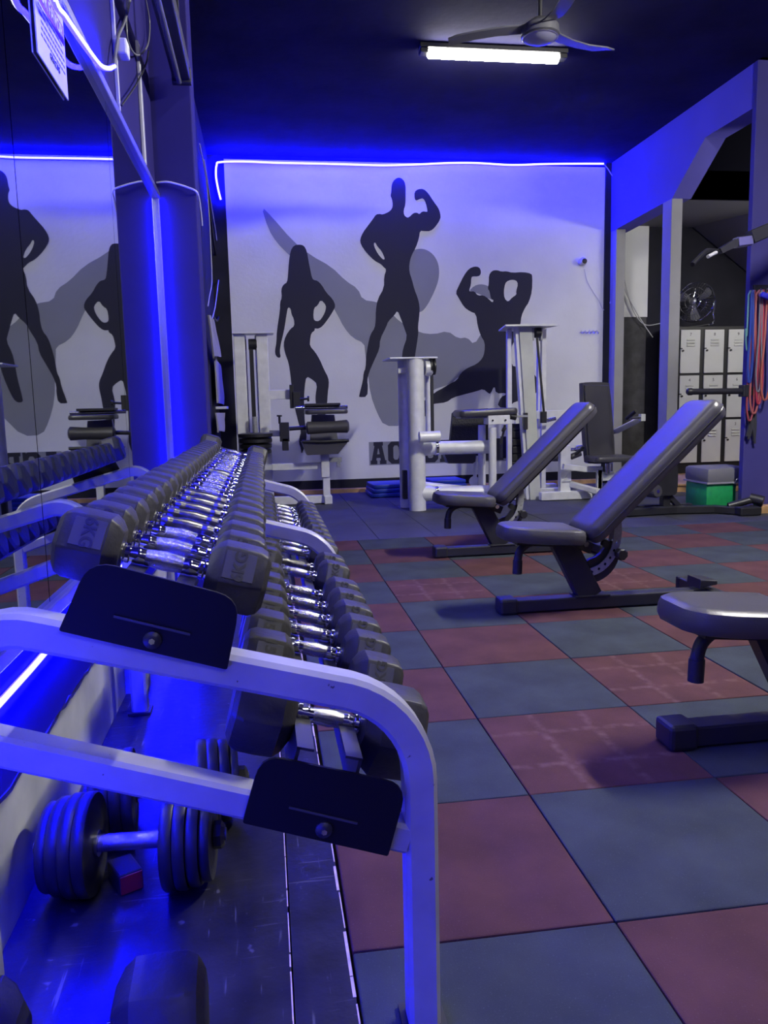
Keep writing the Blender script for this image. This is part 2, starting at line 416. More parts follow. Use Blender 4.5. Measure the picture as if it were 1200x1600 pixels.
woman = [(270,488),(300,495),(318,530),(328,590),(338,640),(348,690),(358,710),(385,715),(410,740),(440,790),(480,830),(497,870),(485,900),(450,955),(415,1000),(390,1015),(365,1012),(368,1025),(345,1042),(338,1085),(336,1122),(370,1160),(400,1210),(425,1270),(452,1320),(456,1360),(448,1420),(445,1480),(425,1600),(430,1640),(395,1640),(385,1560),(372,1470),(372,1430),(383,1360),(350,1330),(315,1312),(305,1370),(300,1440),(302,1520),(305,1600),(318,1680),(312,1720),(300,1762),(285,1800),(280,1760),(268,1730),(272,1690),(282,1660),(265,1600),(240,1500),(225,1400),(215,1300),(205,1230),(180,1160),(172,1110),(185,1060),(215,1015),(240,998),(238,955),(222,925),(218,890),(200,878),(190,930),(180,1000),(170,1050),(155,1110),(148,1160),(155,1192),(140,1198),(122,1180),(118,1150),(128,1100),(130,1030),(150,900),(150,850),(162,820),(157,770),(170,740),(195,725),(200,680),(205,600),(215,530),(235,495)]
mural('mural_figure', mural_dark, [woman, [(405,832),(438,868),(435,900),(420,935),(395,968),(365,965),(358,940),(362,885),(385,870)]], 400, 260, 4.0, .0018, .0015)
man = [(893,68),(920,82),(935,115),(935,180),(934,240),(922,275),(925,305),(945,322),(960,315),(985,290),(1010,290),(1020,300),(1040,280),(1068,285),(1072,280),(1062,230),(1045,198),(1020,205),(1000,215),(990,200),(990,160),(1010,143),(1045,140),(1075,165),(1110,220),(1140,260),(1152,295),(1153,330),(1120,380),(1090,405),(1050,405),(1025,402),(1018,450),(1000,505),(970,560),(958,610),(958,660),(975,710),(990,770),(1010,820),(1022,870),(1022,920),(1012,1000),(1015,1040),(1005,1110),(992,1195),(985,1260),(950,1380),(925,1425),(888,1425),(890,1390),(905,1290),(912,1195),(918,1140),(945,1065),(930,1020),(905,950),(884,900),(865,930),(825,970),(815,1000),(775,1080),(772,1140),(740,1210),(705,1290),(695,1340),(700,1375),(695,1440),(645,1443),(645,1430),(668,1340),(672,1290),(685,1260),(688,1190),(700,1110),(715,1050),(742,1010),(748,960),(748,900),(760,830),(800,760),(800,690),(815,645),(800,632),(780,610),(740,590),(690,540),(655,490),(650,455),(670,410),(700,370),(730,330),(750,300),(775,297),(790,302),(830,285),(850,265),(855,240),(850,205),(840,185),(845,165),(848,110),(865,82)]
mural('mural_figure', mural_dark, [man, [(745,475),(758,500),(785,530),(803,570),(803,583),(790,580),(760,545),(738,500),(736,480)]], 400, 260, 4.0, .0018, .0015)
man2 = [(725,145),(755,150),(766,175),(762,200),(745,208),(715,207),(705,215),(703,260),(693,290),(695,303),(725,300),(745,328),(780,325),(810,345),(838,373),(845,355),(828,350),(820,300),(808,285),(815,250),(815,200),(835,172),(865,168),(895,178),(925,175),(960,185),(1030,180),(1080,190),(1087,210),(1085,300),(1065,370),(1040,405),(1018,455),(1012,510),(990,590),(960,635),(955,680),(955,765),(1000,775),(1050,790),(1095,815),(1120,850),(1128,890),(1120,925),(1100,945),(1050,970),(1000,985),(960,1000),(950,1030),(865,1025),(890,960),(920,950),(920,935),(860,940),(850,890),(825,940),(815,940),(780,910),(740,925),(660,945),(590,965),(550,995),(480,1003),(470,1005),(430,1040),(425,1080),(400,1085),(400,990),(440,970),(480,930),(530,905),(575,875),(615,858),(640,810),(680,780),(740,755),(775,720),(788,680),(790,620),(765,580),(745,520),(735,440),(700,428),(660,400),(625,340),(607,310),(630,260),(660,200),(690,160)]
mural('mural_figure', mural_dark, [man2, [(925,240),(955,228),(985,232),(998,255),(985,300),(988,322),(960,340),(935,368),(912,345),(908,300),(915,260)]], 560, 380, 4.0, .0018, .0015)
# lettering along the bottom of the mural, block capitals on a grey band
a = U(576, 690, y=WALL_Y); b = U(820, 727, y=WALL_Y)
bz0, bz1 = U(600, 726.5, y=WALL_Y).z, U(600, 690, y=WALL_Y).z
MB().span((a.x, WALL_Y-.0135, bz0), (b.x, WALL_Y-.012, bz1)).build('lettering_band', mural_grey, wb)
LW, LH = (b.x-a.x)/9.15, (bz1-bz0)*.95
oct_o = [(.22,0),(.78,0),(1,.16),(1,.84),(.78,1),(.22,1),(0,.84),(0,.16)]
oct_i = [(.40,.20),(.60,.20),(.68,.27),(.68,.73),(.60,.80),(.40,.80),(.32,.73),(.32,.27)]
GL = {
 'A': ([(0,0),(.42,0),(.42,.17),(.36,.17),(.38,.28),(.62,.28),(.64,.17),(.58,.17),(.58,0),(1,0),(1,.17),(.93,.17),(.74,.83),(.80,.83),(.80,1),(.20,1),(.20,.83),(.26,.83),(.07,.17),(0,.17)], [[(.42,.45),(.58,.45),(.52,.70),(.48,.70)]]),
 'C': ([(.22,0),(.78,0),(1,.16),(1,.36),(.70,.36),(.68,.27),(.60,.18),(.42,.18),(.34,.27),(.34,.73),(.42,.82),(.60,.82),(.68,.73),(.70,.62),(1,.62),(1,1),(.84,1),(.80,.95),(.70,1),(.22,1),(0,.84),(0,.16)], []),
 'R': ([(0,0),(.48,0),(.48,.16),(.40,.16),(.40,.38),(.52,.38),(.66,0),(1,0),(1,.16),(.92,.16),(.82,.42),(.98,.56),(.98,.86),(.82,1),(0,1),(0,.84),(.08,.84),(.08,.16),(0,.16)], [[(.40,.55),(.60,.55),(.66,.60),(.66,.78),(.60,.83),(.40,.83)]]),
 'O': (oct_o, [oct_i]),
 'P': ([(.0,0),(.52,0),(.52,.16),(.42,.16),(.42,.36),(.80,.36),(.98,.50),(.98,.86),(.80,1),(0,1),(0,.84),(.08,.84),(.08,.16),(0,.16)], [[(.42,.53),(.58,.53),(.66,.59),(.66,.77),(.58,.83),(.42,.83)]]),
 'L': ([(0,0),(1,0),(1,.42),(.70,.42),(.70,.18),(.44,.18),(.44,.84),(.54,.84),(.54,1),(0,1),(0,.84),(.10,.84),(.10,.16),(0,.16)], []),
 'I': ([(.15,0),(.85,0),(.85,.16),(.70,.16),(.70,.84),(.85,.84),(.85,1),(.15,1),(.15,.84),(.30,.84),(.30,.16),(.15,.16)], []),
 'S': ([(.22,0),(.78,0),(1,.16),(1,.46),(.80,.60),(.36,.62),(.34,.78),(.42,.83),(.62,.83),(.70,.70),(1,.70),(1,1),(.84,1),(.80,.95),(.70,1),(.22,1),(0,.84),(0,.55),(.20,.42),(.64,.40),(.66,.22),(.58,.17),(.40,.17),(.30,.32),(0,.32),(0,0),(.16,0),(.18,.05)], []),
}
for k, ch in enumerate('ACROPOLIS'):
    x0 = a.x + LW*(k+.08); z0 = bz0 + .012
    o, h = GL[ch]
    f = lambda q: (x0+q[0]*LW*.90, z0+q[1]*LH)
    MB().prism([f(q) for q in o], [[f(q) for q in hh] for hh in h], lambda p, q, t: Vector((p, WALL_Y-.0137-t, q)), .0015).build('letter', mural_dark, wb)
bbk = struct(MB().span((-.5, WALL_Y-.02, .05), (4.14, WALL_Y, .15)).build('baseboard_back', black_wall))
struct(MB().span((-.5, WALL_Y-.055, -.022), (3.98, WALL_Y, .048), .004).build('trim_1', wood))
# dark pilaster with a pale edge strip on the right of the mural
MB().span((3.982, WALL_Y-.03, 0), (4.05, WALL_Y, CEIL)).build('pilaster', black_wall, wb)
wl = struct(MB().span((WALL_X-.12, -3.2, -.05), (WALL_X-.03, 10, CEIL)).build('wall_left', left_glow_paint))
MB().span((WALL_X-.03, -3.2, 2.09), (WALL_X, 4.37, CEIL)).build('upper_wall_panel', left_glow_paint, wl)
MB().span((WALL_X-.03, 4.6, -.02), (WALL_X+.02, WALL_Y, CEIL)).build('dark_wall_panel', black_wall, wl)
MB().span((WALL_X-.03, -3.2, .285), (WALL_X, 4.37, .52)).build('lower_wall_panel', left_glow_paint, wl)
MB().span((WALL_X-.03, -3.2, -.02), (WALL_X-.018, 4.37, .285)).build('skirting_panel', skirt_mat, wl)
# ragged dark sealant bead under the wall panel
pts = []
y = 0.2
while y < 4.36:
    pts.append((WALL_X-.006+random.uniform(-.003, .003), y, .281+random.uniform(-.006, .004))); y += .035
MB().tube(pts, .008, 6).build('sealant_bead', black_metal, wl)
MB().span((WALL_X-.018, 2.76, -.02), (WALL_X+.055, 2.86, .285), .004).build('wall_stub', skirt_mat, wl)
pil = struct(MB().span((WALL_X-.03, 4.37, -.022), (-.298, 4.62, CEIL), .006).build('pillar', pillar_blue_glow_paint), 'blue-lit square pillar at the far end of the mirror')
# right side: beam with a slanted opening, slim post, pillar, raised locker bay
prof = [(9.0, 2.90), (7.58, 2.925), (7.005, 3.31), (6.26, 3.31), (6.26, 3.66), (9.0, 3.66)]
struct(MB().prism(prof, [], lambda a, b, t: Vector((4.05+t, a, b)), .20).build('beam', beam_glow_paint), 'white beam with a slanted lower edge over the locker bay')
struct(MB().span((4.05, 7.58, -.02), (4.165, 7.76, 2.925), .004).build('post', post_paint), 'slim white post in front of the lockers')
struct(MB().span((4.05, 8.82, -.02), (4.16, 9.0, 2.90), .003).build('trim_2', post_paint))
rp = struct(MB().span((4.045, 6.24, -.022), (4.75, 6.30, CEIL), .006).build('pillar', pillar_violet_glow), 'broad violet-lit pillar at the right edge with resistance bands')
struct(MB().span((4.16, 9.40, 0), (6.6, 9.5, 3.3)).build('wall_locker_bay', black_wall))
wst = struct(MB().span((4.16, 9.33, 1.98), (4.70, 9.40, 3.2)).build('wall_stub', white_wall))
MB().span((4.16, 9.335, .0), (4.69, 9.40, 1.98)).build('lower_panel', M('grey_plaster', (.055, .055, .06), .8, var=.4, scale=6), wst)
struct(MB().span((6.6, 6.33, 0), (6.7, 9.5, CEIL)).build('wall_bay_side', black_wall))
# soffit over the locker bay: low ceiling that turns down like the underside of a staircase
so = MB(); so.prism([(7.60, 2.93), (9.45, 3.06), (9.45, 3.2), (7.60, 3.2)], [], lambda a, b, t: Vector((4.2+t, a, b)), 2.4)
so.prism([(5.25, 3.08), (6.55, 2.15), (6.55, 3.10)], [], lambda a, b, t: Vector((a, 7.62+t, b)), 1.75)
struct(so.build('soffit', M('soffit_grey', (.16, .16, .19), .8)), 'low grey soffit over the lockers')
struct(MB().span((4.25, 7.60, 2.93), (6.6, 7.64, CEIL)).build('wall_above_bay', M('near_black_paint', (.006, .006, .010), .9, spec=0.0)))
struct(MB().span((4.05, 6.2, CEIL), (6.7, 9.5, CEIL+.1)).build('ceiling_bay', ceil_mat))
struct(MB().span((4.75, 6.24, -.02), (6.7, 6.33, CEIL)).build('wall_bay_front', black_wall))
pf = struct(MB().span((4.16, 7.80, -.022), (6.6, 9.4, .06)).build('locker_platform', slab_mat), 'raised platform under the lockers')
MB().span((4.16, 7.76, .062), (6.6, 9.4, .082), .003).build('platform_board', wood, pf)
MB().span((4.16, 7.775, -.02), (6.6, 7.80, .06), .003).build('platform_front', wood, pf)
struct(MB().span((4.10, 6.08, -.02), (5.6, 6.20, .06), .004).build('trim_3', wood))
struct(MB().span((4.75, -3.2, -.05), (4.85, 6.62, CEIL)).build('wall_right', left_glow_paint))
struct(MB().span((-.62, -3.3, -.05), (4.85, -3.2, CEIL)).build('wall_front', left_glow_paint))
struct(MB().span((4.05, -3.2, CEIL), (4.85, 6.24, CEIL+.1)).build('ceiling_side', ceil_mat))

# plywood boards under the rack
for nm, x0, x1, lab in (('plywood_board', -.515, .006, 'black film-faced plywood board against the mirror wall under the rack'), ('plywood_board', .010, .111, 'narrow black plywood strip with a chipped pale edge beside the rubber tiles')):
    t = thing(nm, ((x0+x1)/2, 2.2, -.022), lab, 'board', 'plywood boards under the rack')
    wbuild(MB().span((x0, .2, -.022), (x1, 4.36, -.002)), 'sheet', ply, t)
    if True:
        pts = [];  y = .2; s = MB()
        while y < 4.34:
            w = random.uniform(.001, .0045) if x1 > .1 else random.uniform(.0004, .0016); y2 = y+random.uniform(.03, .12)
            s.span((x1-w, y, -.012), (x1+.0012, min(y2, 4.35), -.0012)); y = y2+random.uniform(0, .02)
        e = wbuild(s, 'chipped_edge', ply_edge, t); e['label'] = 'pale chipped edge'

# ================================================================== LIGHT FITTINGS
def tube_light(loc, label, group):
    t = thing('ceiling_tube_light', loc, label, 'light', group)
    def B(m_, n, mat, p=t, sm=False):
        ob = m_.build(n, mat, p, sm); return ob
    B(MB().box((0, 0, -.018), (1.16, .10, .034), None, .006), 'housing', black_metal)
    ga = B(MB().box((-.545, 0, -.052), (.06, .085, .034), None, .006), 'end_cap', plastic)
    B(MB().box((.545, 0, -.052), (.06, .085, .034), None, .006), 'end_cap', plastic)
    B(MB().lathe((-.515, 0, -.066), (.515, 0, -.066), [(0, .02), (.008, .032), (.992, .032), (1, .02)], 14), 'diffuser', tube_glow, t, True)
    return t
p = U(668, 86, z=3.594); q = U(873, 91, z=3.594)
tl = tube_light(((p.x+q.x)/2, (p.y+q.y)/2, CEIL), 'lit white ceiling tube light behind the ceiling fan', 'ceiling tube lights')
for lx, ly, lab in ((3.3, 3.0, 'lit ceiling tube light along the right side overhead, out of view'), (.75, 1.5, 'lit ceiling tube light above the dumbbell rack, out of view overhead'), (1.6, -2.0, 'lit ceiling tube light added behind the viewer to brighten the rack front')):
    c = copy_tree(tl); c.location = (lx, ly, CEIL); c.rotation_euler = (0, 0, R(90)); c['label'] = lab
    for ch in c.children:
        if ch.name.startswith('diffuser'): ch.data = ch.data.copy(); ch.data.materials[0] = tube_side if lx > 2 else tube_rear if ly > 0 else viewer_fill
c = copy_tree(tl); c.location = (6.0, 6.335, 2.55); c.rotation_euler = (R(90), 0, 0); c['label'] = 'lit wall tube light added unseen in the locker bay to brighten the lockers'
for ch in c.children:
    if ch.name.startswith('diffuser'): ch.data = ch.data.copy(); ch.data.materials[0] = bay_fill
# blue strips
led_glare = M('led_white_glare', (.8, .8, .9), .5, emit=(.93, .93, 1.0), estr=1.6)  # added white tube, stands in for the strip's overexposed glare
def led(name, pts, r, mat, label, front=None):
    o = top(MB().tube(pts, r, 8), name, mat, label, 'light', 'blue light strips', True)
    if front is not None:
        MB().tube([Vector(p)+Vector(front)*r*.45 for p in pts], r*.80, 8).build('white_glare', led_glare, o, True)
    return o
base = [(345, 312), (341, 296), (337.5, 275), (338.5, 258), (344, 253.5), (380, 252.5), (430, 254.5), (480, 255.5), (540, 257), (600, 258.5), (655, 257), (700, 255), (745, 255), (800, 258), (850, 256.5), (900, 256), (943, 256)]
led('light_strip', curve3([U(u, v, y=WALL_Y-.05) for u, v in base], 6), .011, led_back_m, 'glowing blue-white strip along the top of the mural wall', (0, -1, 0))
lp = [Vector((-.455, y, 2.035)) for y in (-0.6, 0, 1, 2)] + [U(u, v, x=-.455) for u, v in [(84, 0), (100, 25), (125, 62), (150, 96), (160, 105), (170, 107), (178, 104)]]
led('light_strip', curve3(lp, 6), .0080, led_top_m, 'glowing blue-white strip curling up above the mirror rail', (.8, -.6, 0))
led('light_strip', [(-.478, y, .475+.002*math.sin(y*7)) for y in [i*.2-.4 for i in range(24)]], .007, led_low_m, 'glowing blue-white strip along the bottom of the mirror', (.7, -.4, .6))
led('light_strip', [(-.4925, 4.360, .53), (-.4925, 4.360, 1.3), (-.4925, 4.360, 2.06)], .0055, led_cor_fill_m, 'added blue corner strip, unseen behind the upright mirror edge, lighting the pillar')

# ================================================================== MIRROR
mr = thing('wall_mirror', (WALL_X, 2.2, .52), 'tall wall mirror in three panes beside the dumbbell rack', 'mirror')
for y0, y1 in ((-.9, .33), (.335, 1.855), (1.86, 3.035), (3.04, 4.345)):
    wbuild(MB().span((WALL_X-.004, y0, .545), (WALL_X+.0, y1, 2.055)), 'mirror_pane', mirror_mat, mr)
wbuild(MB().span((WALL_X-.004, -.9, 2.052), (WALL_X+.022, 4.365, 2.085), .004), 'top_rail', alu, mr)
wbuild(MB().span((WALL_X-.004, -.9, .515), (WALL_X+.016, 4.365, .548), .003), 'bottom_rail', alu, mr)
wbuild(MB().span((WALL_X-.003, 4.340, .52), (WALL_X+.018, 4.352, 2.08), .003), 'edge_profile', alu, mr)
# notice on the mirror
nt_ = thing('notice', (WALL_X+.006, 2.26, 1.83), 'white laminated notice stuck at the top of the mirror', 'sign')
sy0, sy1, sz0, sz1 = 2.105, 2.405, 1.825, 2.045
wbuild(MB().span((WALL_X+.004, sy0, sz0), (WALL_X+.007, sy1, sz1)), 'sheet', paper, nt_)
wbuild(MB().span((WALL_X+.007, sy0+.02, sz1-.085), (WALL_X+.0078, sy1-.01, sz1-.035)), 'heading_bar', ink_purple, nt_)
def wall_text(body, size, yc, zc, mat, parent, bold=0.0, sx=1.0):
    me = text_mesh(body, size, .0006, mat, bold, sx)
    o = mesh_obj('lettering', me, parent)
    mw = Matrix(((0, 0, 1), (1, 0, 0), (0, 1, 0))).to_4x4()   # text x -> +Y, text y -> +Z, faces +X
    o.matrix_local = Matrix.Translation(Vector((WALL_X+.0084, yc, zc))-parent_loc(parent)) @ mw
    return o
wall_text('POR FAVOR', .045, 2.26, sz1-.060, paper, nt_, .001)
for k in range(5):
    m_ = MB(); y = sy0+.03+random.uniform(0, .02)
    while y < sy1-.03:
        w = random.uniform(.012, .035); m_.span((WALL_X+.007, y, 1.948-k*.0165), (WALL_X+.0076, min(y+w, sy1-.02), 1.9535-k*.0165)); y += w+.007
    wbuild(m_, 'text_line', ink, nt_)
wall_text('GRACIAS', .024, 2.27, 1.866, ink, nt_)

# conduits, cables and unlit fixture on the upper left
for u0, v0, u1, v1, lab in ((178, -10, 191, 250, 'pale conduit on the wall above the mirror, left one'), (215, 62, 228, 262, 'pale double conduit on the wall beside the pillar')):
    p = U(u0, v0, x=-.487); q = U(u1, v1, x=-.487)
    yy = (p.y+q.y)/2
    m_ = MB().box((-.492, yy, (max(p.z, q.z)+2.10)/2), (.014, .018, max(p.z, q.z)-2.10), None, .003)
    if u0 > 200: m_.box((-.492, yy+.03, (p.z+2.10)/2), (.014, .014, p.z-2.10), None, .003)
    top(m_, 'conduit', conduit_mat, lab, 'conduit', 'wall conduits')
cabs = [([(178, 105), (184, 60), (196, 30), (205, -10)], 'blue-lit cable running up from the end of the light strip'),
        ([(198, -5), (199, 60), (214, 86), (230, 72), (234, 40), (230, 10), (226, -8)], 'cable hanging in a loop above the conduit'),
        ([(190, 165), (214, 130), (228, 100), (232, 80)], 'thin dark cable slanting across the conduit')]
for pts, lab in cabs:
    xs_ = -.475
    top(MB().tube(curve3([U(u, v, x=xs_) for u, v in pts], 6), .006 if 'blue' in lab else .004, 6), 'cable', cable_grey if 'dark' not in lab else cable_black, lab, 'cable', 'wall cables', True)
jb = U(190, 77, x=-.47)
top(MB().box(jb, (.05, .07, .06), None, .008), 'junction_box', cable_white, 'small junction box above the end of the light strip', 'box')
lb = thing('batten_fixture', (-.33, 3.3, 2.66), 'unlit black batten fixture slanting out of the top left toward the pillar', 'light')
m_ = MB().span((-.375, 2.2, 2.60), (-.29, 4.30, 2.655), .006); wbuild(m_, 'housing', black_metal, lb)
wbuild(MB().cyl((-.345, 2.25, 2.59), (-.345, 4.27, 2.59), .014, 10), 'tube', M('unlit_tube', (.10, .10, .12), .25), lb, True)
wbuild(MB().span((-.300, 2.2, 2.655), (-.292, 4.30, 2.69)), 'side_channel', black_metal, lb)
for yy in (2.6, 3.9): wbuild(MB().span((-.34, yy, 2.69), (-.30, yy+.03, CEIL)), 'hanger', black_metal, lb)
wbuild(MB().span((-.38, 4.27, 2.585), (-.285, 4.31, 2.66), .004), 'end_cap', plastic, lb)
# wire looped round the pillar
wv = [(-.492, 4.362, 2.133), (-.44, 4.355, 2.136), (-.395, 4.355, 2.128), (-.34, 4.355, 2.112), (-.293, 4.355, 2.090), (-.285, 4.42, 2.06), (-.284, 4.50, 2.00), (-.284, 4.53, 1.96)]
top(MB().tube(curve3(wv, 6), .0045, 6), 'cable', cable_white, 'pale wire drawn round the pillar at the top of the mirror', 'cable', 'wall cables', True)

# cables, cloths and shelf on the dark wall past the pillar
def on_left(u, v, X=-.40): return U(u, v, x=X)
for k, (pts, rr, mat, lab) in enumerate((
    ([(312, 225), (322, 280), (327, 340), (330, 400), (331, 440), (327, 465), (325, 478)], .005, cable_white, 'long pale cable hanging behind the pillar, left of the others'),
    ([(319, 250), (330, 320), (338, 370), (342, 425), (340, 450), (336, 480), (331, 500)], .006, cable_white, 'pale cable hanging beside the dark corner, right of the long one'),
    ([(322, 270), (334, 380), (344, 440), (346, 470), (340, 500), (333, 495)], .012, cable_black, 'bundle of black cables hanging in the dark corner'))):
    top(MB().tube(curve3([U(u, v, x=-.42 if k < 2 else -.44) for u, v in pts], 6), rr, 6), 'cable', mat, lab, 'cable', 'corner cables', True)
def drape(name, quad, X, mat, label):
    """hanging cloth: grid between a top edge and a bottom edge with folds, given thickness"""
    (tl_, tr_, br_, bl_) = [U(u, v, x=X) for u, v in quad]
    nx, nz = 14, 16; vs = []; fs = []
    for s in (0, 1):
        for j in range(nz+1):
            for i in range(nx+1):
                a_ = i/nx; b_ = j/nz
                p = (tl_*(1-a_)+tr_*a_)*(1-b_) + (bl_*(1-a_)+br_*a_)*b_
                f = math.sin(a_*9+b_*2)*.012+math.sin(a_*21-b_*3)*.006*b_
                vs.append(p+Vector((f+.012*s, 0, .01*math.sin(a_*6)*b_)))
    N = (nx+1)*(nz+1)
    for s in (0, 1):
        for j in range(nz):
            for i in range(nx):
                a0 = s*N+j*(nx+1)+i; fs.append((a0, a0+1, a0+nx+2, a0+nx+1))
    ring = [i for i in range(nx+1)] + [(j*(nx+1)+nx) for j in range(1, nz+1)] + [nz*(nx+1)+i for i in range(nx-1, -1, -1)] + [j*(nx+1) for j in range(nz-1, 0, -1)]
    for k in range(len(ring)): a0, b0 = ring[k], ring[(k+1) % len(ring)]; fs.append((a0, b0, b0+N, a0+N))
    return top(MB().add(vs, fs), name, mat, label, 'towel', 'hung cloths', True)
drape('towel', [(324, 492), (331, 500), (345, 555), (331, 560)], -.40, cloth, 'pale towel hanging highest on the dark wall behind the pillar')
drape('towel', [(333, 545), (343, 575), (351, 632), (337, 630)], -.445, cloth, 'pale towel hanging lower, above the small wall shelf')
sh = U(348, 637, x=-.42)
top(MB().span((-.48, sh.y-.25, sh.z-.015), (-.37, sh.y+.2, sh.z+.012), .004), 'wall_shelf', silver, 'small grey wall shelf beneath the towels', 'shelf')
drape('towel', [(336, 645), (349, 645), (350, 672), (338, 676)], -.41, cloth, 'short towel hanging below the small wall shelf')

# ================================================================== DUMBBELL RACK
FR = [1.125, 2.575, 4.05]
rk = thing('dumbbell_rack', (-.1, 2.57, 0), 'long grey two-tier dumbbell rack with three arched end frames and black trays', 'rack')
def arch_path():
    s = math.tan(R(17.4)); pts = [(.211, 0.0), (.211, .20), (.211, .36)]
    # front corner: arc tangent to vertical leg and rising arm
    rr = .15; ang = 17.4
    cx, cz = .211-rr, .415
    pts += [(cx+rr*math.cos(R(t)), cz+rr*math.sin(R(t))) for t in range(0, int(90-ang)+1, 8)]
    ex, ez = cx+rr*math.cos(R(90-ang)), cz+rr*math.sin(R(90-ang))
    pts.append((ex, ez))
    bx = -.33; bz = ez+(ex-bx)*math.tan(R(15.6)); pts.append((bx, bz))
    rb = .085; c2 = (bx-rb*math.sin(R(15.6))*1.0, bz-rb*math.cos(R(15.6)))
    c2 = (bx - 0.0 - rb*0.27*0, bz-rb)
    a0 = 74
    px = bx+rb*math.cos(R(a0+0)); 
    cx2, cz2 = bx-rb*math.cos(R(a0)), bz-rb*math.sin(R(a0))
    pts += [(cx2+rb*math.cos(R(t)), cz2+rb*math.sin(R(t))) for t in range(a0+8, 181, 10)]
    lx = cx2-rb
    pts += [(lx, .35), (lx, 0.0)]
    return pts, lx
AP, LXB = arch_path()
def arm_z(x): # centre line of the upper arm
    for (x0, z0), (x1, z1) in zip(AP, AP[1:]):
        if x1 <= x <= x0 and x0-x1 > 1e-5: return z0+(z1-z0)*(x0-x)/(x0-x1)
    return .6
low0, low1 = (LXB, .527), (.211, .322)
for yf in FR:
    fr = wbuild(MB().rtube([(x, yf, z) for x, z in AP], .050, .050, (0, 1, 0), .007), 'arch_frame', rack_paint, rk, True)
    wbuild(MB().rtube([(low0[0]+.02, yf, low0[1]), (low1[0]-.02, yf, low1[1])], .046, .048, (0, 1, 0), .006), 'cross_bar', rack_paint, fr, True)
    for fx in (.211, LXB): wbuild(MB().box((fx, yf, .004), (.07, .07, .008)), 'foot_pad', plastic, fr)
# trays: end plates, two rails each
def plate(corners_px, Y, outer, parent):
    P = [U(u, v, y=1.095) for u, v in corners_px]   # TL TR BR BL
    q = [(p.x, p.z) for p in P]
    poly = []
    def corner(i, r, n=5):
        a = Vector(q[i-1]); b = Vector(q[i]); c = Vector(q[(i+1) % 4])
        d1 = (a-b).normalized()*r; d2 = (c-b).normalized()*r
        for k in range(n+1):
            t = k/n; poly.append(tuple((b+d1)*(1-t)**2 + b*2*t*(1-t) + (b+d2)*t*t))
    for i, r in ((0, .035), (1, .035), (2, .004), (3, .004)): corner(i, r)
    pl = wbuild(MB().prism(poly, [], lambda a, b, t: Vector((a, Y+t*outer, b)), .006), 'tray_end_plate', plate_metal, parent)
    mid_b = (Vector(q[2])+Vector(q[3]))/2; up = ((Vector(q[0])-Vector(q[3])) + (Vector(q[1])-Vector(q[2])))/2
    ax = (Vector(q[2])-Vector(q[3])).normalized()
    c = mid_b+up*.36
    ang = math.atan2(ax.y, ax.x)
    s = wbuild(MB().box((c.x, Y+outer*.0075, c.y), (.105, .002, .0032), Matrix.Rotation(-ang, 3, 'Y')), 'slot_line', label_grey, pl)
    c = mid_b+up*.17 + ax*.006
    wbuild(MB().lathe((c.x, Y+outer*.006, c.y), (c.x, Y+outer*.014, c.y), [(0, .0125), (.5, .0125), (.8, .009), (1, .006)], 14), 'bolt', black_metal, pl, True)
    wbuild(MB().cyl((c.x, Y+outer*.013, c.y), (c.x, Y+outer*.016, c.y), .0045, 6), 'bolt_socket', chrome, pl)
    return q
up_px = [(140, 874), (377, 935), (355, 1046), (92, 985)]
lo_px = [(408, 1178), (637, 1226), (606, 1337), (379, 1285)]
for px in (up_px, lo_px):
    plate(px, 1.099, -1, rk); plate(px, 4.076, 1, rk)
UPC = Vector((-.155, 0, .749)); LOC_ = Vector((.080, 0, .486)); TILT = R(16)
axd = Vector((math.cos(TILT), 0, -math.sin(TILT))); axn = Vector((math.sin(TILT), 0, math.cos(TILT)))
rotm = Matrix.Rotation(TILT, 3, 'Y')
for c0, hh in ((UPC, .037), (LOC_, .061)):
    for s in (-1, 1):
        e = c0+axd*(s*.047)-axn*.0145
        m_ = MB().box((e-axn*.002+axd*(s*-.010)) + Vector((0, 2.59, 0)), (.026, 2.97, .004), rotm)
        m_.box(e-axn*(hh/2+.002) + Vector((0, 2.59, 0)), (.005, 2.97, hh), rotm)
        wbuild(m_, 'tray_rail', black_metal, rk)

# ------------------------------------------------------------------ hex dumbbells
def hexring(hw, x): # flat-top hexagon, across flats = 2*hw, axis X
    r = hw/math.cos(R(30)); return [(x, r*math.cos(R(60*k)), r*math.sin(R(60*k))) for k in range(6)]
def hex_head(L, hw, side):
    m_ = MB(); secs = [(0, hw*.62), (L*.10, hw*.86), (L*.22, hw*.99), (L*.5, hw), (L*.80, hw*.985), (L*.92, hw*.90), (L, hw*.70)]
    vs = []; fs = []
    for x, h in secs: vs += [(side*p[0], p[1], p[2]) for p in hexring(h, x)]
    for i in range(len(secs)-1):
        for k in range(6): fs.append((i*6+k, i*6+(k+1) % 6, (i+1)*6+(k+1) % 6, (i+1)*6+k))
    fs.append(tuple(range(6))); fs.append(tuple((len(secs)-1)*6+k for k in range(6)))
    m_.add(vs, fs)
    bm = bmesh.new(); me = bpy.data.meshes.new('h'); me.from_pydata(m_.v, [], m_.f); bm.from_mesh(me); bmesh.ops.recalc_face_normals(bm, faces=bm.faces)
    long_e = [e for e in bm.edges if abs(e.verts[0].co.x-e.verts[1].co.x) > 1e-5]
    bmesh.ops.bevel(bm, geom=long_e, offset=hw*.07, segments=2, profile=.5, affect='EDGES')
    bm.verts.index_update(); r_ = MB(); r_.add([v.co.copy() for v in bm.verts], [tuple(v.index for v in f.verts) for f in bm.faces]); bm.free()
    return r_
KIT = {}
